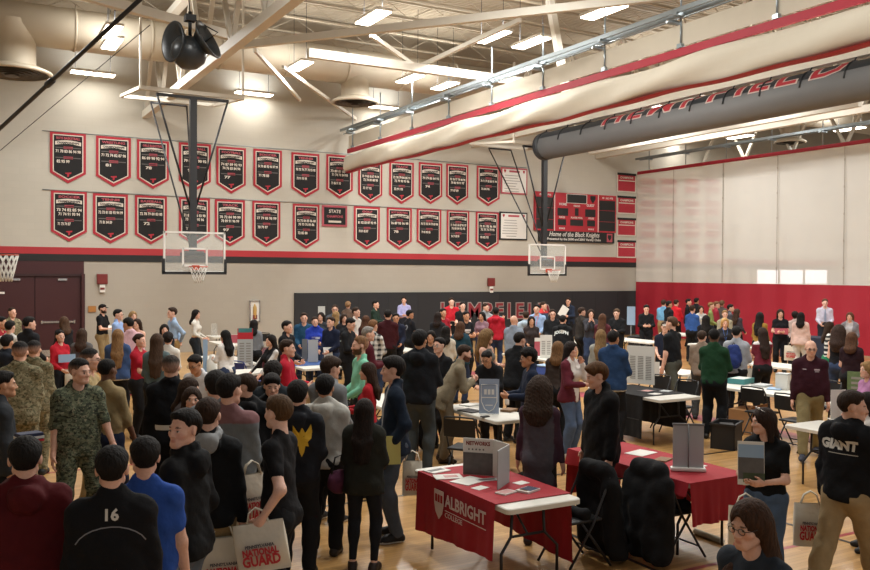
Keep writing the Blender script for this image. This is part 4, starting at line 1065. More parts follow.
# divider curtains, rolled mat
mat('bundle', '#c4bcab', .8, noise=.05, nscale=3, bump=.2, bscale=5)
def rolled_curtain(X, y0, y1, z):
    e = empty('divider_curtain', (X, (y0+y1)/2, z), 0, 'white rolled-up gym divider curtain with red hems crossing the roof', 'divider curtain'); L = (y1-y0)/2
    MB().box((0, 0, 0), (.06, 2*L, .15)).build('red_top_hem', 'red_vinyl', e)
    MB().box((.03, 0, .33), (.012, 2*L, .42)).build('upper_mesh', 'bundle', e)
    def fn(u, v):
        y = -L+2*L*v; a = u*2*PI; sag = .025*math.sin(v*23)+.02*math.sin(v*61+1)
        rx = .17+.03*math.sin(3*a+v*40)+.02*math.sin(v*90); rz_ = .30+.03*math.sin(2*a+v*31)
        return (rx*math.sin(a), y, -.42+rz_*math.cos(a)+(sag*.6 if math.cos(a) < 0 else .02*math.sin(v*50)))
    MB().grid(fn, 20, 160).build('rolled_mesh', 'bundle', e)
    MB().grid(lambda u, v: (-.12+.24*u, -L+2*L*v, -.72+.015*math.sin(v*23)+.012*math.sin(v*61+1)-.04*math.sin(u*PI)), 4, 160).build('red_bottom_hem', 'red_vinyl', e)
    mb = MB()
    for s in (-1, 1): mb.beam((s*.12, -L-.6, .78), (s*.12, L+.4, .78), .05, .09)
    mb.tube([(.0, -L-.6, .66), (0, L+.4, .66)], .02, 6); mb.build('track_rails', 'galv', e)
    for q in range(11):
        mb = MB(); y = -L+.6+q*(2*L-1)/10; mb.box((0, y, .72), (.34, .1, .06)); mb.tube([(0, y, .66), (0, y, .1)], .02, 6); mb.box((0, y, .12), (.1, .12, .08)); mb.tube([(-.15, y+.2, .62), (.15, y+.2, .62)], .05, 8)
        mb.tube([(0, y, .6), (0, y, 1.6)], .02, 6); mb.build('track_hanger', 'galv', e)
    return e
rolled_curtain(12.3, 5, 28.2, 6.93)
# lowered divider on the right: mesh above, red vinyl below
def mesh_mat():
    m = bpy.data.materials.new('curtain_mesh'); nt, b = nodes_of(m); b.inputs['Base Color'].default_value = (*hx('#e6e3dc'), 1); b.inputs['Roughness'].default_value = .9
    tr = nt.nodes.new('ShaderNodeBsdfTransparent'); mx = nt.nodes.new('ShaderNodeMixShader'); out = nt.nodes['Material Output']
    tc = nt.nodes.new('ShaderNodeTexCoord'); n = nt.nodes.new('ShaderNodeTexNoise'); n.inputs['Scale'].default_value = .5
    mr = nt.nodes.new('ShaderNodeMapRange'); mr.inputs['To Min'].default_value = .62; mr.inputs['To Max'].default_value = .72
    nt.links.new(tc.outputs['Object'], n.inputs['Vector']); nt.links.new(n.outputs['Fac'], mr.inputs['Value']); nt.links.new(mr.outputs['Result'], mx.inputs[0])
    nt.links.new(tr.outputs[0], mx.inputs[1]); nt.links.new(b.outputs[0], mx.inputs[2]); nt.links.new(mx.outputs[0], out.inputs['Surface']); MATS['curtain_mesh'] = m
mesh_mat()
X2 = 26.02; ya, yb = 12.5, 28.4
e = empty('divider_curtain', (X2, (ya+yb)/2, 0), 0, 'lowered gym divider curtain of white mesh above solid red vinyl', 'divider curtain'); L = (yb-ya)/2
wav = lambda v: .03*math.sin(v*37)+.02*math.sin(v*91+2)
MB().grid(lambda u, v: (wav(v), -L+2*L*v, .04+2.28*u), 6, 150).build('red_vinyl_skirt', 'red_vinyl', e)
MB().grid(lambda u, v: (wav(v)*(1-u), -L+2*L*v, 2.32+4.66*u), 8, 150).build('white_mesh', 'curtain_mesh', e)
MB().box((0, 0, 7.02), (.06, 2*L, .13)).build('red_top_hem', 'red_vinyl', e)
for px in (674, 723.5, 778, 845):
    p = at_x(px, 220, X2); mb = MB(); mb.box((-.05, 0, 4.65), (.012, .02, 4.6))
    for q in range(5): mb.box((-.055, 0, 2.9+q*.9), (.02, .035, .08))
    mb.build('lift_strap', mat('strap_grey', '#9a9389', .8), e, (0, p.y-e.location.y, 0))
for s in (-1, 1): MB().beam((s*.12, -L, 7.62), (s*.12, L, 7.62), .05, .09).build('track_rail', 'galv', e)
for q in range(8): MB().tube([(0, -L+.5+q*2.1, 7.1), (0, -L+.5+q*2.1, 9.7)], .02, 6).box((0, -L+.5+q*2.1, 7.55), (.34, .1, .06)).build('track_hanger', 'galv', e)
# rolled mat with lettering in its lift
XR, ZR, RR = 17.8, 7.0, .45; y0, y1 = 6., 24.1
e = empty('rolled_mat', (XR, 0, ZR), 0, 'long grey rolled mat with red lettering slung below the roof', 'rolled mat')
mat('mat_grey', '#5f6061', .6, noise=.05, nscale=2); mat('mat_dark', '#22262b', .6)
MB().tube([(0, y0, 0), (0, y1, 0)], RR, 40).build('mat_roll', 'mat_grey', e); MB().tube([(0, y1-.25, 0), (0, y1+.02, 0)], RR+.012, 40).build('mat_end_wrap', 'mat_dark', e)
def on_roll(me, yc, ac, r):
    for v in me.vertices:
        a_ = ac-v.co.y/r; v.co = (-r*math.sin(a_)*1., yc-v.co.x, r*math.cos(a_))
    return me
MB().grid(lambda u, v: (-(RR+.006)*math.sin(-.2+u*1.30), y0+(y1-.3-y0)*v, (RR+.006)*math.cos(-.2+u*1.30)), 10, 2).build('lettering_band', 'mat_dark', e)
for ch, px in zip('HEMPFIELD', (612, 635, 660, 690, 716, 739, 760, 787, 828)):
    yc = at_x(px, 110, XR-.35).y
    for nm, m, bo, dr in (('letter_outline', 'roll_white', .05, .010), ('letter', 'roll_red', .015, .016)):
        me = text_mesh(ch, 1.0, 0, bo); xs = [v.co.x for v in me.vertices]; me.transform(Matrix.Translation((-(max(xs)+min(xs))/2, 0, 0))); me.transform(Matrix.Diagonal((1.3, .8, 1, 1)))
        bm = bmesh.new(); bm.from_mesh(me); bmesh.ops.triangulate(bm, faces=bm.faces[:]); bmesh.ops.subdivide_edges(bm, edges=[q for q in bm.edges if q.calc_length() > .1], cuts=4, use_grid_fill=True); bm.to_mesh(me); bm.free()
        on_roll(me, yc, .63, RR+dr); 
        for v in me.vertices: pass
        link(nm, me, m, e)
for q in range(16):
    mb = MB(); y = y0+.6+q*1.15; mb.tube([(-(RR+.02)*math.sin(a_), y, (RR+.02)*math.cos(a_)) for a_ in [-1.2+i*.3 for i in range(10)]], .022, 5); mb.tube([(-.1, y, RR), (-.0, y-.1, .75)], .018, 5); mb.build('lift_strap', 'mat_dark', e)
MB().beam((0, y0, .82), (0, y1, .82), .1, .12).build('lift_beam', 'steel_cream', e)
# ------------------------------------------------------------------ tables, chairs, displays
def table(x0, x1, y0, y1, lab, z=.74, long_y=True):
    cx, cy, w, d = (x0+x1)/2, (y0+y1)/2, x1-x0, y1-y0
    e = empty('folding_table', (cx, cy, 0), 0, lab, 'table')
    r = .05; pts = []
    for sx, sy, a0 in ((1, 1, 0), (-1, 1, PI/2), (-1, -1, PI), (1, -1, 3*PI/2)):
        for q in range(5):
            a = a0+q*PI/8; pts.append((sx*(w/2-r)+r*math.cos(a), sy*(d/2-r)+r*math.sin(a)))
    n = len(pts); vs = [(x, y, z-.045) for x, y in pts]+[(x, y, z-.008) for x, y in pts]+[(x*(1-.008/w*2), y*(1-.008/d*2), z) for x, y in pts]
    fs = [tuple(range(n))[::-1], tuple(range(2*n, 3*n))]+[(k*n+i, k*n+(i+1) % n, (k+1)*n+(i+1) % n, (k+1)*n+i) for k in range(2) for i in range(n)]
    MB().add(vs, fs).build('tabletop', 'white_lam', e)
    for s in (-1, 1):
        mb = MB()
        L, W = (d, w) if long_y else (w, d)
        def pt(u, v, zz): return (v, u, zz) if long_y else (u, v, zz)
        u = s*(L/2-.26); wv = W/2-.09
        mb.tube([pt(u, -wv*.55, z-.05), pt(u, -wv*.6, .42), pt(u+s*.03, -wv, .30), pt(u+s*.03, -wv, .012)], .014, 7)
        mb.tube([pt(u, wv*.55, z-.05), pt(u, wv*.6, .42), pt(u+s*.03, wv, .30), pt(u+s*.03, wv, .012)], .014, 7)
        mb.tube([pt(u, -wv*.6, .42), pt(u, wv*.6, .42)], .012, 7); mb.tube([pt(u, 0, .42), pt(u-s*.32, 0, z-.05)], .011, 6)
        mb.build('leg', 'black_steel', e)
    return e
def sheet(x0, x1, y0, y1, z, drops, m, lab, cat='tablecloth', wave=.018, name='tablecloth'):
    """cloth lying on a table; drops: dict side -> (length at one end, length at other end)"""
    e = empty(name, ((x0+x1)/2, (y0+y1)/2, 0), 0, lab, cat); cx, cy = (x0+x1)/2, (y0+y1)/2
    mb = MB(); z1 = z+.006; n = 36
    mb.box((0, 0, z+.004), (x1-x0, y1-y0, .006)); mb.build('cloth_top', m, e)
    for sd, (la, lb) in drops.items():
        def fn(u, v, sd=sd, la=la, lb=lb):
            ln = (la+(lb-la)*u); t = v; off = .006+wave*t*(1+math.sin(u*19+1)+.5*math.sin(u*47))
            zz = z1-ln*t
            if sd == '-x': return (x0-cx-off, y0-cy+(y1-y0)*u, zz)
            if sd == '+x': return (x1-cx+off, y0-cy+(y1-y0)*u, zz)
            if sd == '-y': return (x0-cx+(x1-x0)*u, y0-cy-off, zz)
            return (x0-cx+(x1-x0)*u, y1-cy+off, zz)
        MB().grid(fn, 48, 10).build('cloth_drop', m, e)
    return e
def chair(x, y, rz, lab, m='black_steel', seatm='black_plastic', group=None):
    e = empty('folding_chair', (x, y, 0), rz, lab, 'chair', group)
    MB().box((0, .02, .445), (.40, .38, .03), bev=.012).build('seat', seatm, e)
    MB().grid(lambda u, v: (-.21+.42*u, -.245-.03*math.sin(PI*u)-.02*v, .62+.22*v), 8, 4).build('backrest', seatm, e)
    for s in (-1, 1):
        MB().tube([(s*.215, .20, .012), (s*.215, .08, .44), (s*.21, -.22, .62), (s*.205, -.27, .85)] if 0 else [(s*.215, .24, .012), (s*.215, -.05, .42), (s*.21, -.24, .80), (s*.19, -.265, .86)], .012, 7).build('front_leg', m, e)
        MB().tube([(s*.195, -.27, .012), (s*.195, .06, .43)], .012, 7).build('rear_leg', m, e)
    MB().tube([(-.19, -.265, .86), (0, -.29, .875), (.19, -.265, .86)], .012, 7).build('top_bar', m, e)
    MB().tube([(-.195, -.2, .12), (.195, -.2, .12)], .009, 6).build('rear_rung', m, e); MB().tube([(-.215, .17, .12), (.215, .17, .12)], .009, 6).build('front_rung', m, e)
    return e
def flat(x, y, z, w, d, rz, m, lab, name='paper', cat='paper', t=.004, deco=None):
    e = empty(name, (x, y, z), rz, lab, cat)
    MB().box((0, 0, t/2), (w, d, t)).build('sheet', m, e)
    if deco:
        for (dx, dy, dw, dd, mm) in deco: MB().box((dx*w, dy*d, t+.0006), (dw*w, dd*d, .001)).build('print', mm, e)
    return e
def fpx(px, py, w, d, rz, m, lab, name='paper', cat='paper', t=.004, z=.75, deco=None):
    p = at_z(px, py, z); return flat(p.x, p.y, z, w, d, rz, m, lab, name, cat, t, deco)
def facing(x, y): return math.atan2(-y, -x)+PI/2       # turns local -Y towards the camera
def ltext(e, s, size, m, x, y, z, width=None, bold=.002, name='lettering', M=M_XZ):
    me = text_mesh(s, size, .0006, bold); xs = [v.co.x for v in me.vertices]; wd = max(xs)-min(xs)
    if width: me.transform(Matrix.Diagonal((width/wd, 1, 1, 1)))
    me.transform(M.to_4x4()); return link(name, me, m, e, (x, y, z))
mat('paper', '#cfcdc6', .7); mat('paper_blue', '#8aa3bd', .7); mat('paper_pink', '#b98a86', .7); mat('ink', '#3c3a3a', .8); mat('print_red', '#b3202c', .7); mat('print_dark', '#1f2338', .7); mat('bag_white', '#cfc8b8', .75, noise=.05, bump=.3, bscale=14)
mat('grey_panel', '#a4a6a9', .6, noise=.05, nscale=3); mat('photo_grey', '#55514f', .6, noise=.45, nscale=16); mat('teal', '#3f7f80', .6); mat('navy', '#1b2342', .7); mat('tan_print', '#7b5d40', .7, noise=.4, nscale=12)
mat('cloth_maroon', '#4a151f', .85, noise=.08, bump=.25, bscale=9); mat('poster_grey', '#a9acab', .6, noise=.08, nscale=6); mat('grass_print', '#5d7048', .7, noise=.5, nscale=20); mat('shield_blue', '#8e9bb0', .4, noise=.12, nscale=7)
# --- red college table
table(3.93, 4.69, 5.76, 7.40, 'white folding table under the red cloth with the white shield')
c = sheet(3.922, 4.698, 5.93, 7.28, .742, {'-x': (.47, .56), '+x': (.62, .54)}, 'red_cloth', 'red table cloth with a white shield and college lettering', wave=.012)
MF = Matrix(((0, 0, -1), (-1, 0, 0), (0, 1, 0)))          # text facing -X, reading towards -Y
mat('logo_white', '#c9b6b3', .7)
def side_text(e, s, size, x, y, z, width=None, bold=.002, m='logo_white'):
    return ltext(e, s, size, m, x, y, z, width, bold, 'lettering', MF)
lx = -.393-.035
side_text(c, 'ALBRIGHT', .155, lx, -.25, .60, .68, .0035); side_text(c, 'COLLEGE', .062, lx, -.06, .475, .30, .0005)
MB().box((lx, -.25, .515), (.002, .68, .006)).build('logo_rule', 'logo_white', c)
sh = [(-.085, .115), (.085, .115), (.085, -.01), (.06, -.09), (0, -.15), (-.06, -.09), (-.085, -.01)]
MB().prism(sh, -.001, .001, MF@Matrix(((1, 0, 0), (0, 0, -1), (0, 1, 0))).inverted() if 0 else Matrix(((0, 1, 0), (-1, 0, 0), (0, 0, 1))), (lx, .20, .56)).build('shield', 'logo_white', c)
for k in (-1, 0, 1): MB().box((lx-.002, .20+k*.048, .60), (.002, .036, .07)).build('shield_mark', 'red_cloth', c)
# trifold display
p = at_z(463, 474, .75); q = at_z(494, 475, .75); r = at_z(499, 489, .75)
def tri(p, q, r, h, lab):
    global r0
    e = empty('trifold_display', (p.x, p.y, .75), 0, lab, 'display board')
    def panel(a, b, name, m):
        a = Vector((a.x-p.x, a.y-p.y, 0)); b = Vector((b.x-p.x, b.y-p.y, 0)); t = (b-a); L = t.length; an = math.atan2(t.y, t.x)
        o = MB().box((L/2, 0, h/2), (L, .008, h)).build(name, m, e, a, an); return o, L
    pe, L = panel(p, q, 'centre_panel', 'paper')
    MB().box((L/2, -.006, h*.31), (L*.98, .003, h*.60)).build('photo', 'photo_grey', pe)
    ltext(pe, 'NETWORKS', .05, mat('print_rust', '#7a2f22', .7), L/2, -.006, h*.86, L*.8, .002)
    for k in range(5): MB().prism([(.012*math.cos(PI/2+j*PI/5)*(1 if j % 2 == 0 else .42), .012*math.sin(PI/2+j*PI/5)*(1 if j % 2 == 0 else .42)) for j in range(10)], -.001, .001, o=(L*(.2+.12*k), -.006, h*.70)).build('star', 'ink', pe)
    panel(q, r0, 'hinge_panel', 'paper'); panel(r0, r, 'side_panel', 'poster_grey'); return e
q2 = at_z(493, 476, .75); r0 = at_z(509, 482, .75); r2 = at_z(497.5, 490, .75)
tri(p, q2, r2, .345, 'white trifold display with dark photo panel standing on the red college table')
fpx(437, 471, .22, .16, .2, 'paper', 'pale booklet at the far corner of the red college table', 'booklet', 'booklet', .008, deco=[(0, .1, .8, .4, 'photo_grey')])
fpx(448, 477, .26, .18, -.3, 'paper', 'fanned white leaflets beside the trifold display', 'leaflets_fan', 'leaflet', .006, deco=[(.1, 0, .5, .5, 'paper_pink')])
fpx(469, 481, .30, .22, .35, 'paper', 'large white sheet in front of the trifold display', 'paper', 'paper', .005); fpx(487, 480, .2, .09, -.2, 'poster_grey', 'grey folded brochure between white sheet and trifold panel', 'brochure', 'brochure', .006, deco=[(0, 0, .8, .6, 'photo_grey')])
fpx(480, 488, .14, .1, .3, 'paper', 'small white card near the cloth edge of the red college table', 'card', 'card', .003)
fpx(521, 483, .13, .1, .2, 'paper', 'small white card behind the trifold side panel', 'card', 'card', .003)
fpx(506, 493, .17, .11, .3, 'paper', 'stack of pink printed postcards on the red college table', 'postcard_stack', 'postcards', .012, deco=[(0, 0, .8, .8, 'paper_pink')]); fpx(528, 491, .19, .13, .35, 'paper', 'stack of blue printed brochures near the white table end', 'brochure_stack', 'brochures', .018, deco=[(.1, 0, .75, .9, 'navy'), (-.3, 0, .2, .6, 'tan_print')])
# --- second red table
table(5.88, 6.65, 5.70, 7.45, 'white folding table completely under the plain red cloth')
sheet(5.87, 6.66, 5.69, 7.46, .742, {'-y': (.39, .40), '+x': (.42, .5), '-x': (.12, .16), '+y': (.5, .5)}, 'red_cloth', 'plain red table cloth hanging low on the second red table', wave=.02)
p = at_z(688, 471, .75)
e = empty('retractable_sign', (p.x, p.y, .75), facing(p.x, p.y)+.15, 'blank grey table-top roll-up sign seen from behind on the plain red cloth', 'sign')
MB().box((0, 0, .02), (.33, .09, .035), bev=.01).build('base', 'white', e); MB().box((0, 0, .24), (.29, .004, .41)).build('banner_sheet', 'grey_panel', e)
MB().tube([(0, -.02, .03), (0, -.015, .45)], .006, 6).build('support_pole', 'grey_steel', e); MB().box((0, 0, .45), (.30, .016, .02)).build('top_rail', 'grey_steel', e)
fpx(641, 453, .30, .22, .25, 'paper', 'large white sheet lying on the plain red cloth', 'paper', 'paper'); fpx(645, 461, .18, .11, .1, 'paper', 'smaller white card beside the roll-up sign', 'card', 'card', .006)
fpx(663, 460, .2, .13, .4, 'tan_print', 'tan printed booklet leaning beside the grey roll-up sign', 'booklet', 'booklet', .012); fpx(702, 466, .09, .07, .2, 'paper', 'white slip just right of the grey roll-up sign', 'paper_slip', 'paper', .003)
p = at_z(615, 451, .75); e = empty('sign_holder', (p.x, p.y, .75), facing(p.x, p.y)+1.2, 'slim white sign holder at the far end of the plain red cloth', 'sign holder'); MB().box((0, 0, .14), (.2, .006, .27)).build('sheet', 'paper', e); MB().box((0, .02, .006), (.2, .09, .012)).build('base', 'grey_steel', e)
a, b = at_z(695, 531, .03), at_z(722, 541, .03); e = empty('poster_tube', a, 0, 'pale cardboard poster tube lying under the plain red table', 'tube'); MB().tube([(0, 0, 0), b-a], .03, 12).build('tube_body', mat('tube_pale', '#a89f8c', .7), e); MB().tube([(b-a)*1.0, (b-a)*1.02], .033, 12).build('tube_cap', 'white', e)
# --- white table with the shield sign
table(6.15, 6.82, 9.28, 10.80, 'white folding table with the shield sign beside the man in the tan suit')
p = at_z(489, 414, .745); e = empty('shield_sign', (p.x, p.y, .745), facing(p.x, p.y), 'blue-grey clear sign with a white shield outline on the white table', 'sign')
MB().box((0, 0, .24), (.27, .006, .47)).build('panel', 'shield_blue', e); MB().box((0, .0, .008), (.27, .1, .016)).build('foot', 'glass', e)
mb = MB(); pts = [(-.105, .40), (.105, .40), (.105, .17), (.06, .07), (0, .03), (-.06, .07), (-.105, .17)]
mb.tube([(x, -.008, z) for x, z in pts], .006, 5, closed=True); mb.build('shield_outline', 'white', e)
for k in (-1, 0, 1): MB().box((k*.05, -.006, .30), (.035, .002, .07)).build('shield_mark', 'white', e)
MB().box((0, -.006, .225), (.2, .002, .012)).build('rule', 'white', e); MB().box((0, -.006, .12), (.1, .002, .012)).build('rule', 'white', e)
fpx(470, 405, .26, .2, .3, 'paper', 'white papers beside the shield sign', 'paper', 'paper', .012, .745); fpx(470, 411, .22, .3, .2, 'ink', 'dark folder lying left of the shield sign', 'folder', 'folder', .012, .745); fpx(509, 411, .22, .16, .5, 'tan_print', 'stack of tan booklets right of the shield sign', 'booklet_stack', 'booklets', .03, .745); fpx(485, 417, .12, .06, .2, 'ink', 'small black item in front of the shield sign', 'card_case', 'case', .015, .745)
e = empty('water_bottle', at_z(507, 405, .745), 0, 'small white bottle behind the tan booklets', 'bottle'); MB().lathe([(.001, 0), (.03, 0), (.032, .02), (.032, .12), (.014, .16), (.014, .19), (.001, .19)], 14).build('bottle_body', 'white', e); MB().lathe([(.016, .175), (.016, .2), (.001, .2)], 14).build('cap', 'print_dark', e)
table(5.35, 6.12, 10.98, 12.3, 'white folding table end showing behind the man in the tan suit')
# --- black clothed table
table(9.4, 10.28, 9.72, 11.45, 'white folding table half covered by a black cloth')
c = sheet(9.39, 10.29, 10.08, 11.3, .742, {'-x': (.66, .66), '+x': (.6, .6)}, 'black_cloth', 'black table cloth with a small red emblem at its far end', wave=.012)
MB().box((-.476, .33, .55), (.004, .24, .16)).build('emblem', 'banner_rose', c); MB().box((-.48, -.0, .38), (.004, 1.1, .012)).build('cloth_seam', 'ink', c)
fpx(647, 391, .3, .22, .3, 'ink', 'dark leaflets spread on the black cloth', 'leaflets', 'leaflet', .006, .75, [(0, 0, .6, .6, 'paper_pink')]); fpx(655, 394, .2, .14, .2, 'paper', 'white leaflet on the black cloth near the white table end', 'leaflet', 'leaflet', .004, .75); fpx(666, 391, .2, .16, .4, 'poster_grey', 'grey leaflet on the black cloth', 'leaflet', 'leaflet', .004, .75)
def poster(px0, px1, pyb, z, h, m, lab, name='poster_board', rot=0., head=None, lines=None, cat='display board', easel=False):
    a, b = at_z(px0, pyb, z), at_z(px1, pyb, z); w = (b-a).length*math.cos(0); mid = (a+b)/2
    w = (px1-px0)/FPX*((mid-EYE).dot(FWD))/max(math.cos(rot), .3)
    e = empty(name, (mid.x, mid.y, z), facing(mid.x, mid.y)+rot, lab, cat)
    MB().box((0, 0, h/2), (w, .012, h)).build('panel', m, e); MB().box((0, .09, h*.3), (w*.3, .16, .012)).build('stand', 'grey_steel', e)
    if name == 'post_sign': MB().tube([(0, .03, -z), (0, .03, .2)], .02, 8).box((0, .03, -z+.015), (.35, .3, .03)).build('post', 'grey_steel', e)
    if head: MB().box((0, -.008, h*.9), (w, .004, h*.2)).build('header', head, e)
    if lines:
        for c_ in range(lines[0]):
            for k in range(lines[1]): MB().box(((-.5+(c_+.5)/lines[0])*w*.85, -.008, h*(.72-.62*k/lines[1])), (w*.6/lines[0], .002, h*.3/lines[1])).build('text_line', 'print_grey', e)
    return e
poster(627, 654, 384, .745, .66, 'paper', 'big white text poster standing on the black clothed table', rot=-.35, lines=(3, 14))
table(12.15, 12.9, 12.0, 13.6, 'white folding table behind the big white text poster')
# --- table of the man in green
table(11.48, 12.25, 8.25, 10.7, 'long white folding table with brochure stacks beside the man in green')
fpx(741, 383, .42, .3, .3, 'teal', 'stack of teal brochures on the long white table', 'brochure_stack', 'brochures', .09, .745, [(0, 0, .9, .8, 'paper')]); fpx(762, 386, .3, .24, .2, 'poster_grey', 'grey pamphlets on the long white table', 'pamphlets', 'pamphlet', .03, .745); fpx(775, 389, .28, .22, .5, 'paper_blue', 'pale blue sheets near the white box', 'paper', 'paper', .015, .745)
e = empty('white_box', at_z(783, 389, .745), .4, 'white box standing at the end of the long white table', 'box'); MB().box((0, 0, .13), (.2, .2, .26), bev=.008).build('box_body', 'paper', e); MB().box((0, 0, .255), (.205, .205, .02)).build('lid', 'poster_grey', e)
# --- near right table
table(9.3, 10.02, 5.75, 7.42, 'empty white folding table in front of the man in the lettered black hoodie')
e = empty('sign_holder', at_z(838, 420, .745), facing(9.6, 6.6)+.5, 'tall white sign holder on the empty white table', 'sign holder'); MB().box((0, 0, .20), (.2, .008, .40)).build('sheet', 'paper', e); MB().box((0, .03, .006), (.2, .12, .012)).build('base', 'white', e)
# --- far tables
table(4.0, 5.6, 15.85, 16.6, 'white folding table in front of the smiling man with glasses', long_y=False); table(4.9, 5.65, 17.6, 19.6, 'white folding table crowded with displays behind the seated woman in white')
table(6.1, 6.95, 16.1, 18.0, 'white folding table with the two grey panels'); c = sheet(6.09, 6.96, 16.6, 17.9, .742, {'-x': (.3, .3)}, mat('cloth_blue', '#274a80', .8), 'blue table cloth under the two grey panels')
poster(302, 307.5, 361, .755, .47, 'grey_steel', 'narrow grey panel, the slimmer of two standing on the blue cloth'); poster(308, 318, 362, .755, .47, 'grey_panel', 'wider pale grey panel standing on the blue cloth')
fpx(299, 359, .3, .2, .3, 'paper', 'white sheets on the blue cloth beside the grey panels', 'paper', 'paper', .02, .755)
table(6.2, 7.0, 19.2, 20.9, 'white folding table under the maroon cloth'); sheet(6.19, 7.01, 19.19, 20.91, .742, {'-x': (.68, .68), '-y': (.68, .68)}, 'cloth_maroon', 'dark maroon table cloth reaching the floor')
e_ = poster(237.5, 252.6, 382, .35, 1.12, 'poster_grey', 'tall grey poster with a red header beside the maroon cloth', head='print_red', lines=(2, 13))
MB().box((0, -.008, 1.08), (.28, .004, .09)).build('header_photo', 'teal', e_); MB().box((0, .03, -.17), (.3, .25, .35)).build('easel_base', 'black_plastic', e_)
table(9.5, 10.2, 18.6, 20.2, 'white folding table behind the man in the plaid shirt'); fpx(398, 348, .3, .2, .3, 'poster_grey', 'grey papers on the table behind the plaid shirt', 'paper', 'paper', .01, .745)
poster(397, 400, 347, .745, .5, 'white', 'thin white sign standing on the table behind the plaid shirt')
table(11.5, 12.25, 15.2, 17.2, 'white folding table with a white display board in the middle of the hall'); poster(540, 552, 358, .745, .52, 'paper', 'white display board on the middle table beside the man in black', lines=(2, 8)); fpx(537, 357, .3, .2, .4, 'paper', 'loose white papers on the middle table', 'paper', 'paper', .01, .745)
poster(534.5, 540, 356, .745, .42, 'banner_rose', 'red and white banner sign on the middle table', head='paper')
e = empty('blue_tub', at_z(547, 374, .5), .3, 'blue plastic tub on a low stand behind the burgundy jacket', 'tub'); MB().box((0, 0, .09), (.42, .3, .18), bev=.02).build('tub_body', mat('tub_blue', '#3f5aa8', .4), e); MB().box((0, 0, .19), (.46, .34, .025), bev=.008).build('lid', 'paper_blue', e); MB().box((0, 0, -.25), (.38, .26, .5)).build('stand', 'black_plastic', e)
table(15.0, 15.75, 18.55, 20.3, 'white folding table in front of the black wall pad'); fpx(575, 341, .4, .25, .2, 'paper', 'white sheets on the table before the wall pad', 'paper', 'paper', .02, .745)
table(17.0, 17.75, 18.0, 19.9, 'white folding table near the black case by the divider')
e = empty('equipment_case', at_z(640, 360, 0), .5, 'black equipment case beside the far white table', 'case'); MB().box((0, 0, .35), (.8, .5, .7), bev=.02).build('case_body', 'black_plastic', e); MB().box((0, 0, .72), (.84, .54, .05), bev=.01).build('case_lid', 'black_cloth', e)
e = poster(627, 635, 325, 1.0, .6, 'paper_blue', 'pale blue sign on a post before the black wall pad at the red divider', name='post_sign')
table(15.0, 15.75, 11.6, 13.2, 'white folding table behind the woman in the maroon vest'); table(17.8, 18.6, 15.6, 17.4, 'white folding table near the girl with the blue backpack')
table(22.9, 23.7, 16.8, 18.4, 'white folding table before the red divider skirt'); sheet(22.89, 23.71, 16.79, 18.41, .742, {'-x': (.68, .68), '-y': (.6, .6)}, mat('cloth_navy', '#222a3e', .85, noise=.08), 'dark navy table cloth before the red divider')
table(20.2, 20.95, 19.2, 21., 'white folding table by the group at the red divider')
e = poster(848, 866, 395, .6, .4, 'grass_print', 'grey-green printed panel behind the man in the lettered black hoodie', lines=(1, 3))
table(12.0, 12.7, 6.2, 7.6, 'white folding table beyond the man in the lettered black hoodie', z=.72)
# displays on the crowded left table
poster(203, 207.5, 372, .745, .62, 'paper_blue', 'light blue panel standing on the crowded left table'); e = empty('white_bottle', at_z(212, 372, .745), 0, 'white jug on the crowded left table', 'jug'); MB().lathe([(.001, 0), (.09, 0), (.1, .04), (.1, .2), (.05, .28), (.05, .33), (.001, .33)], 16).build('jug_body', 'paper', e); MB().tube([(.1, 0, .08), (.15, 0, .14), (.1, 0, .2)], .012, 6).build('jug_handle', 'paper', e)
p = at_z(213, 336, .745); poster(211, 217, 336, .745, .38, 'glass', 'clear acrylic stand on the far left table'); poster(222, 238, 343, .745, .22, 'banner_rose', 'low red display behind the woman in white'); poster(318, 325, 321, 1.0, .5, 'poster_grey', 'small grey sign on a post by the black wall pad', name='post_sign')
table(6.7, 8.2, 25.1, 25.9, 'white folding table against the tan wall beyond the seated woman in white', long_y=False); table(6.2, 6.95, 22.2, 23.7, 'white folding table before the tan wall below the extinguisher cabinet'); chair(7.9, 24.2, 2.8, 'dark folding chair near the tan wall, under the extinguisher cabinet'); chair(9.6, 25.2, 2.6, 'dark folding chair before the edge of the black wall pad')
chair(5.25, 17.0, -1.2, 'navy blue folding chair beside the tall grey poster', 'blue_plastic', 'blue_plastic')
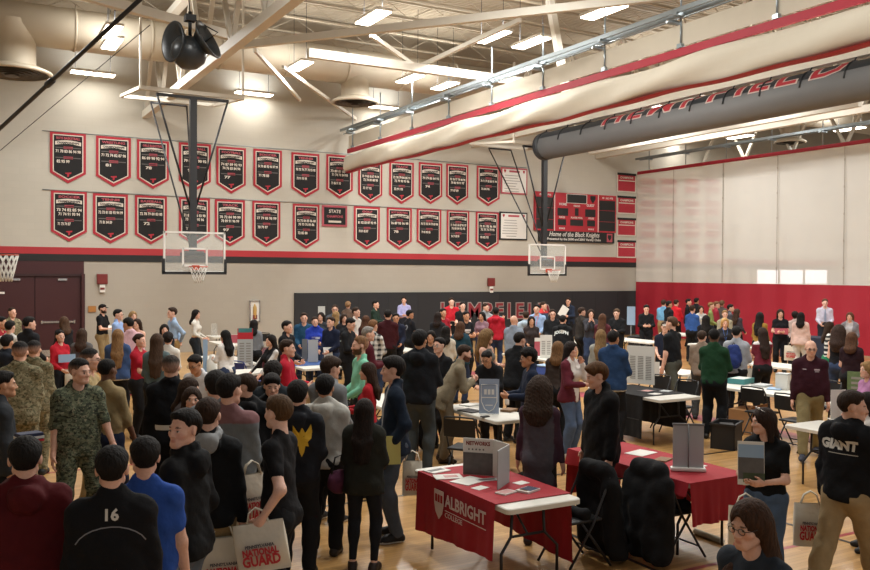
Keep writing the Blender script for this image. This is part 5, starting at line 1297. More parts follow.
# --- chairs and coats
chair(5.70, 9.30, -.9, 'black folding chair behind the white table with the shield sign')
for (x, y, r, lb) in ((11.38, 9.50, -1.45, 'black folding chair just behind the man in green'), (11.2, 8.7, -1.5, 'black folding chair nearest the man in the maroon pullover'), (10.62, 10.55, 1.75, 'black folding chair beside the white end of the black clothed table'), (10.72, 11.3, 1.6, 'black folding chair behind the black clothed table'), (12.7, 9.4, 1.6, 'black folding chair on the far side of the long white table'), (9.0, 8.9, .3, '')):
    if lb: chair(x, y, r, lb)
def coat_chair(x, y, rz, lab, lab2, h=.98, wd=.25):
    chair(x, y, rz, lab)
    L = [cone((-wd*.75, -.28, .83), (wd*.75, -.28, .83), .065, .065, .08), cone((-wd, -.30, .68), (wd, -.30, .68), .07, .07, .1), cone((-wd*1.25, -.37, .10), (wd*1.25, -.37, .10), .065, .065, .1), cone((-wd, -.31, .66), (-wd*1.25, -.37, .1), .06, .065, .1), cone((wd, -.31, .66), (wd*1.25, -.37, .1), .06, .065, .1), cone((-wd*.7, -.33, .42), (wd*.7, -.33, .42), .12, .12, .12), cone((-wd*.5, -.32, .28), (wd*.5, -.32, .56), .12, .12, .12), cone((wd*.5, -.33, .25), (-wd*.5, -.33, .58), .12, .12, .12), cone((-wd*.8, -.36, .25), (wd*.8, -.36, .25), .1, .1, .1),
         cone((-wd-.02, -.27, .74), (-wd-.05, -.28, .15), .075, .06, .06), cone((wd+.02, -.27, .74), (wd+.05, -.28, .15), .075, .06, .06), cone((-.12, -.24, .86), (.12, -.24, .86), .07, .07, .08), cone((-.16, .0, .50), (.16, .05, .50), .055, .055, .06)]
    L = [q[:3]+(min(q[3], .075), min(q[4], .075))+q[5:] for q in L]
    F = field(L, .018); F[0][:] += (.011*np.sin(F[3][0]*38+x)[:, None, None]*np.clip(1.1-F[3][2], 0, 1)[None, None, :]).astype(np.float32); wob(F, .006, 18, x); cut(F, (0, 0, -1), -.04); P, Q = nets(F); P = smooth_verts(P, Q, 2)
    o = link('draped_coat', to_mesh('draped_coat', P, Q, np.tile(np.array(hx('#101012')), (len(P), 1))), 'cloth', None, (x, y, 0), rz); tag(o, lab2, 'coat')
coat_chair(4.95, 6.2, PI/2, 'folding chair hidden by a black coat behind the red college table', 'black coat draped over the chair behind the red college table', wd=.17)
coat_chair(5.92, 5.98, -PI/2, 'folding chair hidden by a large black coat before the plain red table', 'large black coat draped over the chair before the plain red table', wd=.20)
# --- things on the floor
p = at_z(697, 443, 0); e = empty('black_crate', (10.42, 9.35, 0), .5, 'open black crate on the floor behind the grey roll-up sign', 'crate')
mb = MB()
for s in (-1, 1): mb.box((s*.24, 0, .19), (.02, .36, .38)); mb.box((0, s*.17, .19), (.5, .02, .38))
mb.box((0, 0, .01), (.48, .36, .02)).build('crate_body', 'black_plastic', e)
mb = MB()
for s in (-1, 1): mb.box((s*.25, 0, .375), (.035, .39, .03)); mb.box((0, s*.18, .375), (.53, .035, .03))
mb.build('crate_rim', 'black_plastic', e); MB().box((.02, 0, .3), (.3, .2, .1), rz=.3).build('crate_contents', 'ink', e)
e = empty('cardboard_box', at_z(757, 433, 0), .25, 'brown cardboard box on the floor behind the woman with the green poster', 'box'); MB().box((0, .15, .2), (.62, .4, .4)).build('box_body', 'card', e); MB().box((0, -.03, .43), (.62, .02, .1), M=Matrix.Rotation(.5, 3, 'X')).build('box_flap', 'card', e)
def backpack(loc, rz, lab, col, s=1., worn=None):
    L = [ell((0, 0, .22), (.16, .10, .23), .03), ell((0, -.08, .15), (.12, .06, .12), .03), cone((-.06, 0, .42), (.06, 0, .42), .04, .04, .05)]
    F = field(L, .014); wob(F, .006, 22, 3.); cut(F, (0, 0, -1), -.01); P, Q = nets(F); P = smooth_verts(P, Q, 1)
    e = empty('backpack', loc, rz, lab, 'backpack'); e.scale = (s,)*3
    link('pack_body', to_mesh('pack_body', P, Q, np.tile(np.array(hx(col)), (len(P), 1))), 'cloth', e)
    mb = MB(); mb.tube([(-.05, .02, .43), (0, .02, .50), (.05, .02, .43)], .010, 6); mb.build('haul_loop', 'black_cloth', e)
    for sx in (-1, 1): MB().tube([(sx*.08, .08, .40), (sx*.10, .16, .34), (sx*.10, .15, .18), (sx*.11, .08, .06)], .014, 6).build('shoulder_strap', 'black_cloth', e)
    return e
p = at_z(425, 450, 0); backpack((p.x, p.y, 0), .4, 'black backpack on the floor behind the man in the navy jacket', '#111113', 1.05)
p = at_z(586, 425, 0)
# flag-coloured box held up near the tan soldier
e = empty('flag_box', at_d(29, 437, 5.6), .3, 'small box with red white and blue stripes on a slim stand behind the maroon hoodie', 'box'); MB().box((0, 0, 0), (.15, .1, .06), bev=.006).build('box_body', 'navy', e); MB().box((0, -.0, .0), (.154, .104, .016)).build('white_band', 'paper', e); MB().box((0, 0, -.02), (.153, .103, .014)).build('red_band', 'print_red', e)
zf = e.location.z; MB().tube([(0, 0, -.03), (0, 0, -zf+.02)], .018, 8).box((0, 0, -zf+.015), (.3, .3, .03)).build('box_stand', 'black_plastic', e)
# ------------------------------------------------------------------ things people hold
def tote(info, sd, lab, rot=0., w=.36, h=.42, s=1., tilt=0., dz=0., pos=None, red_only=False):
    p = info['W'](hand_pt(info, sd, .075)) if pos is None else Vector(pos)
    e = empty('tote_bag', (p.x, p.y, p.z+dz), facing(p.x, p.y)+rot, lab, 'bag', None); e.scale = (s,)*3; e.rotation_euler[1] = tilt
    def fn(u, v):
        a = u*2*PI; t = v; x = (w/2*(1-.04*t))*max(-1, min(1, 1.25*math.sin(a))); y = (.012+.05*math.sin(PI*min(1, (1-t)*1.1))*.8)*math.cos(a)+.006*math.sin(a*3+t*7)
        return (x, y, -.09-h+h*t)
    mb = MB().grid(fn, 36, 12); mb.box((0, 0, -.09-h+.004), (w*.96, .02, .006)); bd = mb.build('bag_body', 'bag_white', e)
    for y in (-1, 1): MB().tube([(-.075, y*.012, -.10), (-.05, y*.010, -.02), (0, y*.006, .012), (.05, y*.010, -.02), (.075, y*.012, -.10)], .006, 5).build('handle', 'bag_white', e)
    for y, sg in ((-1, 1), (1, -1)):
        Mx = M_XZ if sg > 0 else Matrix(((-1, 0, 0), (0, 0, 1), (0, 1, 0)))
        ltext(bd, 'PENNSYLVANIA', .03, 'print_dark', 0, y*.072, -.09-h*.42, w*.55, .001, M=Mx); ltext(bd, 'NATIONAL', .062, 'print_red', 0, y*.072, -.09-h*.54, w*.68, .003, M=Mx); ltext(bd, 'GUARD', .095, 'print_red', 0, y*.072, -.09-h*.72, w*.72, .004, M=Mx)
    return e
def held(info, p, w, h, m, lab, name='paper', cat='paper', rot=0., tilt=.3, t=.006, deco=None, roll=0., world=None):
    q = info['W'](p) if world is None else Vector(world)
    e = empty(name, q, facing(q.x, q.y)+rot, lab, cat); e.rotation_euler[0] = -tilt; e.rotation_euler[1] = roll
    MB().box((0, 0, 0), (w, t, h)).build('sheet', m, e)
    for d in deco or (): MB().box((d[0]*w, -t/2-.001, d[1]*h), (d[2]*w, .002, d[3]*h)).build('print', d[4], e)
    return e
P = person
K = '#15110f'; BR = '#2e1f15'; LB = '#5a4128'; BL = '#8a6c46'; GY = '#77726c'
J = ('jeans', '#2b3750'); BJ = ('jeans', '#17181b'); KH = ('pants', '#8d7a58'); BP = ('pants', '#151517'); GP = ('pants', '#3c3d3d')
# ---- nearest row
P(25, 438, 1.72, 178, ('hoodie', '#4c1015'), J, ('short', K), 'low', 'l', lab='student with back turned in a dark maroon hoodie, nearest the corner')
i = P(112, 447.6, 1.70, 176, ('sweat', '#121215', {'hem': .84}), J, ('short', K), 'down', 'l', lab='student with back turned in a black jersey numbered 16')
print_on(i, '16', .085, '#c9c5bd', 1.41, False, bold=.003, name='jersey_number')
mb = MB(); mb.tube([Vector((math.sin(a)*.19, math.cos(a)*.13, 0)) for a in [(-1.25+q*.25) for q in range(11)]], .0035, 5)
me_ = bpy.data.meshes.new('piping'); me_.from_pydata([(v[0], v[1], v[2]) for v in mb.v], [], mb.f); print_on(i, None, .1, '#77767a', 1.22, False, name='piping', me=me_)
P(145, 438, 1.69, 170, ('tee', '#2d4f9c'), ('jeans', '#6b7484'), ('short', K), 'down', 'l', head=(-12, 0), lab='student with back turned in a royal blue t-shirt')
P(186, 410, 1.76, -118, ('jacket', '#111214', {'hood': True}), ('jeans', '#596370'), ('short', K), 'pocket', 'l', head=(-72, -2), lab='smiling young man in a black jacket turning his face aside behind the blue t-shirt')
P(208, 399, 1.74, 175, ('hoodie', '#121315'), KH, ('short', BR), 'down', 'l', head=(5, 0), lab='student with back turned in a black coat over a pale grey hood', extra=(('hoodcol', '#8d8f90'),))
i36 = P(279, 396, 1.76, -112, ('tee', '#131316', {'hem': .84}), BJ, ('short', '#4b3520'), 'hold', 'p', head=(28, 0), arml=(.25, .03, .95), armr='down', w=.88, lab='young man in a black t-shirt with back turned carrying a white tote bag')
# ---- left soldiers and neighbours
i18 = P(80, 359, 1.78, 18, ('camo', 'green', {'sleeve': .46}), ('camo_pants', 'green'), ('fade', K), 'low', 'l', legs='wide', head=(-26, 4), w=1.12, arml=(.30, .18, .86), armr='down', shoes='#3c3326', lab='soldier in green camouflage uniform with rolled sleeves facing the students')
P(20, 342, 1.80, 176, ('camo_long', 'tan'), ('camo_pants', 'tan'), ('fade', K), 'low', 'l', shoes='#5a4a35', lab='soldier in tan camouflage with back turned, larger of the two tan uniforms')
P(34, 341, 1.74, 170, ('camo_long', 'tan'), ('camo_pants', 'tan'), ('fade', K), 'low', 'l', lab='second tan camouflage soldier half hidden behind the larger one', depth=11.2)
P(3, 372, 1.72, 95, ('jacket', '#2d3034'), BJ, ('short', K), 'down', 'm', lab='man in a dark grey jacket cut by the picture edge beside the tan soldier')
P(90, 349, 1.77, 75, ('tee', '#9d8a64', {'sleeve': .4}), ('pants', '#8f7c58'), ('fade', K), 'down', 'l', glasses=True, lab='man with short hair and glasses in a tan shirt behind the green soldier')
P(107, 359, 1.73, 140, ('long', '#8c7a58', {'sleeve': .62}), ('pants', '#1b2136'), ('buzz', '#0f0c0a'), 'down', 'd', armr=(.24, .16, .88), arml=(.25, .05, .83), head=(0, 0), lab='man with shaved dark hair in a tan long top swinging his arm forward')
i21 = P(171, 356, 1.78, 178, ('suit', '#0e0f13', {'hem': .80}), ('suitp', '#10131c'), ('fade', '#2a221c'), 'down', 'l', lab='marine with back turned in a black dress uniform with white belt', extra=(('whitebelt',),))
P(193, 356, 1.62, -25, ('shirt', '#c9c9cc'), BP, ('short', K), 'low', 'm', head=(15, 18), glasses=True, lean=12, lab='smiling man with glasses in a white shirt behind the marine')
P(192, 388, 1.62, 25, ('long', '#5d4c4c'), J, ('long', BR, .28), 'low', 'l', female=True, head=(20, 0), depth=8.3, lab='dark-haired girl facing out between the marine and the smiling young man')
P(190, 379, 1.60, 60, ('long', '#3a3230'), BJ, ('bob', BR), 'low', 'l', female=True, lab='short brown-haired girl just behind the dark-haired girl', head=(-20, 5))
# ---- middle cluster seen from behind
P(216, 372.5, 1.77, 172, ('sweat', '#74787a'), J, ('mop', K), 'low', 'l', head=(-6, 0), lab='tall student with thick dark hair in a grey sweatshirt, back turned')
P(229, 375, 1.73, 165, ('sweat', '#6d7377', {'yoke': ('#7c5a5c', 1.40)}), BJ, ('short', K), 'low', 'l', head=(20, 0), lab='student in a lighter grey top with faded red shoulder print', depth=7.6)
P(246, 374.5, 1.72, 180, ('hoodie', '#0f1012'), GP, ('short', BR), 'low', 'l', head=(-75, 0), depth=8.15, lab='student in a plain black hoodie looking aside in profile')
P(272, 375, 1.70, 10, ('hoodie', '#131417'), BJ, ('mop', K), 'pocket', 'l', head=(5, 8), lab='boy with a low dark fringe in a black hoodie facing out')
P(273, 363, 1.68, 175, ('jacket', '#262c31'), BJ, ('curly', '#1a1411'), 'low', 'm', lab='person with curly dark hair behind the boy with the fringe')
i35 = P(298, 382, 1.68, 172, ('hoodie', '#17191f'), BJ, ('mop', K), 'low', 'l', lab='student with back turned in a navy hoodie bearing a yellow eagle emblem', shoes=('#1b1b1d', '#b9b6b0'))
P(325, 376, 1.67, 172, ('hoodie', '#aeada6'), BP, ('mop', '#0e0c0b'), 'low', 'm', lab='student with black hair in a light grey hoodie, back turned', shoes='#2a2420')
P(331.6, 357.6, 1.74, 140, ('hoodie', '#75787b'), BJ, ('mop', BR), 'low', 'l', head=(15, 8), lab='student in a darker grey hoodie beyond the light grey one', shoes=('#1b1b1d', '#c9c6c0'))
i43 = P(364.5, 399.7, 1.47, 168, ('jacket', '#23241f', {'hem': .80}), ('leggings', '#191b20'), ('long', '#1c1411', .36), 'low', 'l', female=True, lab='girl with long dark hair in a dark olive jacket carrying a purple bag', shoes='#2f2622')
P(368, 363, 1.58, -95, ('long', '#9c1d26', {'inner': '#151517', 'open': .09}), BJ, ('long', BR, .22), 'front', 'l', female=True, lab='woman with brown hair in a red cardigan over black facing the man in mint')
i42 = P(393.5, 357.6, 1.80, -84, ('jacket', '#15202f', {'inner': '#8d8d90', 'open': .06}), ('jeans', '#4b535f'), ('mop', K), 'low', 'l', arml=(.22, .06, .93), armr='low', head=(5, 0), lab='tall young man in a navy jacket and grey jeans holding a yellow folder', shoes=('#131315', '#cfccc4'))
i40 = P(360.5, 336.5, 1.80, -75, ('polo', '#76b79b', {'sleeve': .95}), BP, ('fade', '#6b4c30'), 'low', 'l', beard='#4a2f1d', lab='bearded man in a mint green shirt facing the students', w=1.05)
P(287, 340, 1.72, 80, ('jacket', '#a3162a'), BP, ('short', BR), 'front', 'l', lab='man in a bright red zip jacket looking across the blue cloth table')
P(419.7, 331, 1.84, 165, ('hoodie', '#15181d'), ('jeans', '#3f4547'), ('mop', '#0e0c0b'), 'front', 'm', lab='tall student in a dark hoodie and grey jeans, back turned, beside the black backpack', w=1.08)
# ---- left rear
P(12, 307.5, 1.76, 35, ('camo_long', 'tan'), ('camo_pants', 'tan'), ('buzz', BR), 'low', 'l', lab='soldier in tan camouflage standing by the maroon doors')
P(1, 317, 1.74, 70, ('sweat', '#8c1a25'), J, ('short', K), 'low', 'm', lab='student in a red sweater at the picture edge near the doors')
P(10, 321, 1.70, 150, ('tee', '#cfcdc8'), J, ('short', K), 'low', 'l', lab='student with dark hair in a white t-shirt near the doors')
P(29, 317, 1.80, 130, ('jacket', '#191a1e'), BJ, ('short', K), 'low', 'l', head=(20, 0), lab='man in a black jacket in front of the maroon doors')
P(7, 335, 1.70, 150, ('hoodie', '#1d2129'), BJ, ('short', K), 'low', 'm', lab='student in a dark navy hoodie just beyond the tan soldiers')
P(64, 317, 1.66, -150, ('long', '#1c1c1f'), BJ, ('bob', '#4a3526'), 'low', 'l', female=True, head=(20, 0), lab='woman with brown bobbed hair in black before the panic bar')
i6 = P(60, 330.5, 1.60, 40, ('long', '#ad1e2c'), BJ, ('pony', K), 'low', 'l', female=True, head=(15, 0), lab='girl in a red sweater with a pale scarf holding a white bag')
P(82, 329, 1.62, 165, ('long', '#615f5f'), BJ, ('long', '#3b2a1f', .18), 'low', 'l', female=True, lab='woman with brown hair in a grey top beside the girl in red')
i8 = P(102.6, 304.5, 1.76, 60, ('tee', '#131417'), KH, ('short', K), 'front', 'l', hat=('cap', '#141416'), beard='#2a2019', lab='man in a black cap and black shirt reading near the notice')
P(118, 309.5, 1.76, 70, ('shirt', '#8aa3cf', {'tuck': True}), KH, ('short', K), 'low', 'l', glasses=True, lab='man with glasses in a light blue shirt by the tan wall')
P(133, 311.5, 1.70, 20, ('blouse', '#5b4437'), BP, ('long', BL, .22), 'low', 'l', female=True, lab='blonde woman in brown by the tan wall')
P(137, 319, 1.62, -30, ('tank', '#3c2c25'), BP, ('long', BR, .24), 'low', 'l', female=True, lab='brown-haired woman in a sleeveless dark top by the tan wall')
P(127.5, 318, 1.78, 175, ('shirt', '#c9a3aa', {'tuck': True}), BP, ('short', K), 'low', 'm', head=(-50, 12), lab='man in a pink shirt bending his head beside the denim jacket')
P(118, 329.5, 1.66, 172, ('jacket', '#34476b', {'lowband': ('#c9c6c0', .86)}), BP, ('long', '#77593a', .42), 'low', 'l', female=True, lab='girl with long light brown hair in a denim jacket, back turned')
i13 = P(139.5, 334, 1.66, 60, ('tee', '#9a1728'), BP, ('bun', BR), 'cross', 'l', female=True, lab='woman in a red t-shirt with tied hair holding a white and red bag')
P(172.4, 307.6, 1.80, -75, ('shirt', '#8fa4bd', {'tuck': True}), ('pants', '#8a6c42'), ('short', BR), 'back', 'l', lab='man in a light blue shirt and khaki trousers facing left by the tan wall')
P(196, 310, 1.68, 75, ('long', '#d0ccc2', {'tuck': True}), ('pants', '#20252a'), ('bob', K), 'low', 'l', female=True, head=(10, 0), lab='woman in a cream sweater with dark bobbed hair by the tan wall')
P(164.5, 324.5, 1.60, 5, ('long', '#26262b'), BP, ('long', K, .25), 'low', 'l', female=True, lab='dark-haired woman in black facing out behind the long-haired girls')
P(157, 334, 1.64, 170, ('long', '#4c5a5c'), BP, ('long', '#3d2c20', .40), 'low', 'l', female=True, lab='girl with very long brown hair in grey-green, back turned')
P(168, 333, 1.62, 175, ('long', '#c8c5bd'), BP, ('curly', '#1a1311'), 'low', 'l', female=True, lab='woman with piled dark hair in a white top, back turned')
P(225, 330.5, 1.52, -140, ('long', '#d3d1cd'), J, ('long', '#0f0c0b', .26), 'front', 'm', female=True, lab='woman in a white sweater with black hair at the crowded left table', head=(-15, 5))
P(254, 320, 1.62, 165, ('long', '#74767a'), BP, ('long', K, .12), 'low', 'l', female=True, lab='dark-haired woman in grey below the extinguisher cabinet')
P(271, 335, 1.55, -60, ('long', '#17171a', {'panel': ('#b9b6b2', .17)}), BP, ('long', '#17120f', .2), 'table', 'l', female=True, lab='woman in a black and white top behind the maroon cloth')
P(287, 321, 1.72, 60, ('jacket', '#131519'), BJ, ('short', K), 'low', 'l', lab='man in a black jacket before the edge of the wall pad')
# ---- group at the grey panels and the black wall pad
P(304, 313, 1.70, 5, ('sweat', '#1f4560'), J, ('short', BR), 'low', 'l', lab='man in a teal blue sweater facing out behind the grey panels')
i = P(315, 317, 1.66, 10, ('hoodie', '#23389a'), J, ('pony', BR), 'front', 'l', female=True, lab='girl in a bright blue hoodie with white lettering'); print_bars(i, '#cfd2e0', 1.26, True, ((0, 0, .2, .05), (0, -.055, .12, .02)))
P(321, 312.5, 1.64, -20, ('long', '#33363c'), BP, ('long', '#1f1612', .2), 'low', 'l', female=True, lab='dark-haired girl looking over the bright blue hoodie')
i = P(331, 317, 1.70, -40, ('sweat', '#171d31'), J, ('short', BR), 'low', 'l', lab='student in a navy sweatshirt carrying white papers'); held(i, (-.1, .22, .95), .2, .28, 'paper', 'white papers held by the student in the navy sweatshirt', rot=.4)
P(335, 305, 1.76, 0, ('jacket', '#4a4f57'), BJ, ('fade', BR), 'low', 'l', glasses=True, lab='man with glasses and grey jacket before the black wall pad')
P(336, 311.5, 1.64, 165, ('long', '#8aa0b8'), J, ('long', '#8d6f49', .24), 'low', 'l', female=True, lab='blonde girl in pale blue with her back turned by the wall pad')
P(344, 314, 1.62, 20, ('long', '#1b1c20', {'lowband': ('#9fb3bd', 1.05)}), BP, ('long', BR, .2), 'front', 'l', female=True, lab='girl in black and pale grey holding a leaflet')
P(348, 302, 1.70, 170, ('long', '#5b4a40'), BP, ('curly', '#7a5d42'), 'low', 'l', female=True, lab='woman with curly light hair against the black wall pad')
P(356, 307.5, 1.78, 60, ('tee', '#c4beb8'), KH, ('short', BR), 'low', 'l', lab='tall young man in a white t-shirt by the wall pad')
P(352, 318.5, 1.74, 65, ('jacket', '#17181b'), BP, ('short', K), 'front', 'l', glasses=True, lab='man with glasses and black jacket looking down by the wall pad', head=(0, 18))
P(366, 316, 1.62, 150, ('long', '#3a1f25'), BP, ('bob', '#4a2f1f'), 'low', 'l', female=True, lab='reddish-haired woman in dark red behind the grey-haired man')
P(373, 320, 1.72, 150, ('shirt', '#1b1c1e', {'plaid': '#c9c7c2'}), J, ('short', '#6a4a30'), 'front', 'l', lab='student in a black and white plaid shirt')
P(368, 327, 1.74, 100, ('jacket', '#4a1620'), GP, ('short', GY), 'front', 'l', lab='grey-haired man in a maroon jacket beyond the man in mint')
P(375.5, 300.5, 1.78, 70, ('sweat', '#1a2b22'), BP, ('short', K), 'front', 'l', lab='man in a dark green sweater against the black wall pad')
P(388, 310, 1.76, 176, ('sweat', '#391319'), BP, ('short', K), 'low', 'l', lab='student in a dark maroon sweatshirt, back turned, at the far table')
P(396, 313.5, 1.66, 0, ('jacket', '#1c2133'), BP, ('short', K), 'low', 'm', lab='student in dark navy half hidden beside the maroon sweatshirt')
P(404, 297, 1.78, 10, ('shirt', '#9c9cc4', {'tuck': True}), ('pants', '#22242c'), ('short', K), 'front', 'l', head=(20, 0), lab='man in a lavender shirt against the black wall pad')
i = P(409.7, 310, 1.70, 120, ('tee', '#14161c'), BP, ('short', K), 'front', 'm', lab='student in a black t-shirt with a round grey print on the back'); print_on(i, 'O', .2, '#7d828c', 1.28, False, bold=.006)
# ---- centre, before the HEMPFIELD letters
P(438, 312.5, 1.66, 160, ('jacket', '#25262a', {'hood': True}), BP, ('bob', '#221814'), 'low', 'l', female=True, lab='woman with dark bobbed hair in a charcoal jacket, back turned')
P(443, 308.5, 1.70, 30, ('polo', '#8d1b28'), BP, ('short', K), 'low', 'm', lab='man in a dark red polo half hidden beside the tall man in red')
P(451.5, 298, 1.84, 10, ('polo', '#b31f2c', {'tuck': True, 'sleeve': .9}), BP, ('short', BR), 'low', 'p', lab='tall man in a bright red polo before the red wall letters', w=1.1)
P(462.6, 302, 1.76, 15, ('tee', '#16171a'), BP, ('short', K), 'front', 'p', lab='young man in black beside the tall man in the red polo')
i = P(466, 311.5, 1.68, 30, ('tee', '#17171b'), BP, ('short', K), 'front', 'm', lab='student in a black t-shirt with pale print leaning over a table'); print_bars(i, '#b8b0ac', 1.27, True, ((0, 0, .2, .06), (0, -.06, .14, .02)))
P(482, 312, 1.62, -30, ('long', '#7b5e67'), J, ('long', K, .2), 'front', 'm', female=True, lab='woman in a dusty pink top holding a leaflet')
P(485.5, 303.5, 1.74, 50, ('hoodie', '#8b8d90'), BP, ('short', BR), 'point', 'l', lab='young man in a grey hoodie pointing across the wall letters')
P(496, 307.5, 1.72, 176, ('hoodie', '#a11a29'), J, ('short', K), 'front', 'd', hat=('cap', '#1c2a22'), lab='student in a red hoodie and dark cap, back turned')
P(446, 326.5, 1.60, 170, ('long', '#bfb6a6'), BP, ('bob', K), 'low', 'm', female=True, lab='woman in a cream top with short dark hair, back turned')
P(460.5, 322, 1.68, 155, ('jacket', '#22404e'), J, ('long', '#4a3122', .1), 'front', 'l', female=True, head=(-15, 0), lab='woman with brown hair in a dark teal jacket')
P(487, 331, 1.66, 60, ('tank', '#6b6a66'), J, ('long_curly', '#6e5436', .28), 'front', 'l', female=True, head=(-10, 0), lab='woman with long curly fair hair in a sleeveless top')
P(514, 315.5, 1.72, 150, ('shirt', '#7f8a99'), J, ('bald',), 'low', 'l', lab='bald man in a grey-blue shirt, back turned', w=1.1)
P(526, 311.5, 1.76, 172, ('hoodie', '#98a7b3'), BP, ('short', BR), 'low', 'l', lab='student in a pale blue hoodie, back turned', head=(-10, 0))
i = P(537, 304.5, 1.80, -15, ('shirt', '#8aa2c4', {'tuck': True, 'sleeve': .9}), KH, ('short', K), 'low', 'l', lab='man in a light blue shirt wearing a red lanyard', extra=(('lanyard',),), w=1.1)
P(543.4, 302, 1.76, 60, ('jacket', '#2a3a52', {'yoke': ('#b33', 1.42)}), BP, ('short', BR), 'low', 'l', lab='young man in a dark blue jacket with red shoulders by the wall pad')
P(531.5, 316.5, 1.60, 10, ('long', '#2f2726'), BP, ('long', K, .2), 'low', 'm', female=True, lab='dark-haired woman half hidden behind the pale blue hoodie')
P(552.6, 309.5, 1.70, 5, ('sweat', '#17191c'), BP, ('short', BR), 'low', 'l', glasses=True, lab='man with glasses in black facing out beside the red lanyard', w=1.1)
i = P(568.4, 298, 1.78, -20, ('jacket', '#232c3e', {'inner': '#15161a'}), BP, ('short', BR), 'front', 'l', lab='young man holding up a white sheet before the wall pad'); held(i, (.05, .36, 1.30), .28, .4, 'paper', 'white sheet held up before the black wall pad', rot=.3, tilt=.2, roll=.6)
i = P(563, 315.5, 1.70, 168, ('hoodie', '#0f1012'), BP, ('short', K), 'front', 'l', lean=14, lab='student leaning forward in a black hoodie with curved white lettering across the back', w=1.1); print_on(i, 'JOSEPH', .105, '#c5c9c5', 1.33, False, bold=.006, curve=-1.2)
P(581.6, 307.5, 1.72, 120, ('sweat', '#2b2723'), BP, ('short', BR), 'front', 'l', lab='brown-haired student in dark brown near the wall pad')
P(591, 309.5, 1.68, 5, ('long', '#35353a'), J, ('long', BR, .1), 'chin', 'l', female=True, lab='student in dark grey raising a hand to the chin')
P(602.6, 314, 1.66, 165, ('long', '#4d222a'), J, ('long', '#4a3020', .32), 'low', 'l', female=True, lab='girl with long brown hair in maroon, back turned')
P(616.5, 309, 1.70, -20, ('sweat', '#141517'), BP, ('short', '#4a3726'), 'front', 'p', lab='person in black beside the pale blue sign', head=(0, 12))
P(601, 330, 1.66, 172, ('long', '#95968f', {'hem': .80}), J, ('long', '#7a6040', .30), 'low', 'l', female=True, lab='woman with long fair hair in a pale grey sweater, back turned')
P(613.5, 331, 1.76, 158, ('jacket', '#223a5c', {'lowband': ('#b9b9b6', .87)}), BJ, ('short', K), 'front', 'm', lab='man in a denim blue jacket at the big white poster')
# ---- around the shield-sign table
P(439.5, 338, 1.72, -40, ('tee', '#15171b'), BP, ('short', K), 'low', 'l', glasses=True, lab='young man with glasses in a black t-shirt behind the dark hoodie', w=1.05)
P(431, 331, 1.62, -10, ('long', '#1c1a1c'), BP, ('long', '#14100e', .2), 'low', 'm', female=True, lab='dark-haired woman in black at the tall student\'s shoulder')
P(465.5, 345.5, 1.78, 100, ('suit', '#776c58', {'inner': '#b9b4a8', 'open': .05}), ('suitp', '#6a5f4d'), ('short', BR), 'phone', 'l', lean=26, beard='#5c2f1a', shoes='#2a1d14', lab='bearded man in a tan suit leaning over the white table', depth=12.2)
P(485.5, 352, 1.66, -15, ('sweat', '#1b1c1f'), BP, ('short', K), 'deskf', 'm', glasses=True, lean=24, head=(10, 18), depth=12.75, lab='man with glasses in a black sweater reading at the white table')
P(520, 332.6, 1.72, 140, ('jacket', '#0f1013'), BP, ('short', K), 'low', 'l', lean=12, lab='person in a black coat bending, back turned, in mid hall')
P(527.6, 349, 1.68, -80, ('jacket', '#161f33', {'lowband': ('#b9bcc0', .90)}), KH, ('curly', '#100d0c'), 'front', 'm', glasses=True, lab='student in a navy jacket with white hem at the white table', head=(0, 8))
P(558, 342, 1.60, 165, ('long', '#3d3430'), BP, ('bob', '#6a4c30'), 'low', 'l', female=True, lab='woman with light brown bob behind the burgundy jacket')
P(571, 342, 1.67, 62, ('jacket', '#5b222e', {'inner': '#c9c2bc', 'open': .11}), ('jeans', '#50627e'), ('long', '#1e1512', .36), 'chin', 'l', female=True, armr='front', lab='girl with long dark hair in a burgundy jacket and ripped jeans', shoes=('#c9c6c2', '#d5d2cc'))
i539 = P(540, 379.5, 1.62, 168, ('blouse', '#4d4a50', {'hem': .62, 'panel': ('#3f2a36', .165)}), ('leggings', '#2a2522'), ('long_curly', '#33251c', .17), 'down', 'l', female=True, w=1.0, lab='woman with big curly brown hair in a patterned dress, back turned', shoes='#2b2220')
P(594.7, 364, 1.70, -60, ('coat', '#0e0e10', {'hem': .80, 'collar': True}), BP, ('mop', '#4a3018'), 'down', 'l', head=(15, 14), w=1.16, depth=8.4, lab='person with short brown hair in a long black coat between the two red tables')
# ---- along the red divider
P(646.5, 305, 1.70, 5, ('long', '#141417'), BP, ('short', K), 'front', 'l', lab='person in black reading before the red divider edge', head=(0, 10))
P(663.6, 300, 1.76, 160, ('shirt', '#6ea6cf', {'tuck': True}), KH, ('short', BR), 'front', 'l', lab='man in a sky blue shirt, back turned, at the red divider')
P(669, 301, 1.74, 120, ('jacket', '#1c1d22'), BP, ('short', K), 'low', 'm', lab='dark-jacketed student beside the sky blue shirt', depth=28.4)
P(676.6, 300, 1.74, 150, ('tee', '#c0202c', {'sleeve': .9}), BP, ('short', BR), 'front', 'l', lab='student in a bright red shirt at the red divider', head=(0, 14))
P(688.5, 299, 1.74, 80, ('jacket', '#16171b'), BP, ('short', K), 'low', 'l', lab='student in black beside the blue shirt at the red divider')
P(692.5, 305.5, 1.70, 160, ('long', '#31538f'), BP, ('short', BR), 'low', 'l', lab='student in a medium blue shirt at the red divider')
P(696.5, 298, 1.78, 150, ('jacket', '#1a1a1e'), BP, ('short', K), 'low', 'm', lab='taller dark-haired student close to the red divider')
P(701, 306, 1.62, 15, ('long', '#b4b1ab'), BP, ('long', BR, .26), 'low', 'l', female=True, lab='woman in a white top with long brown hair at the red divider')
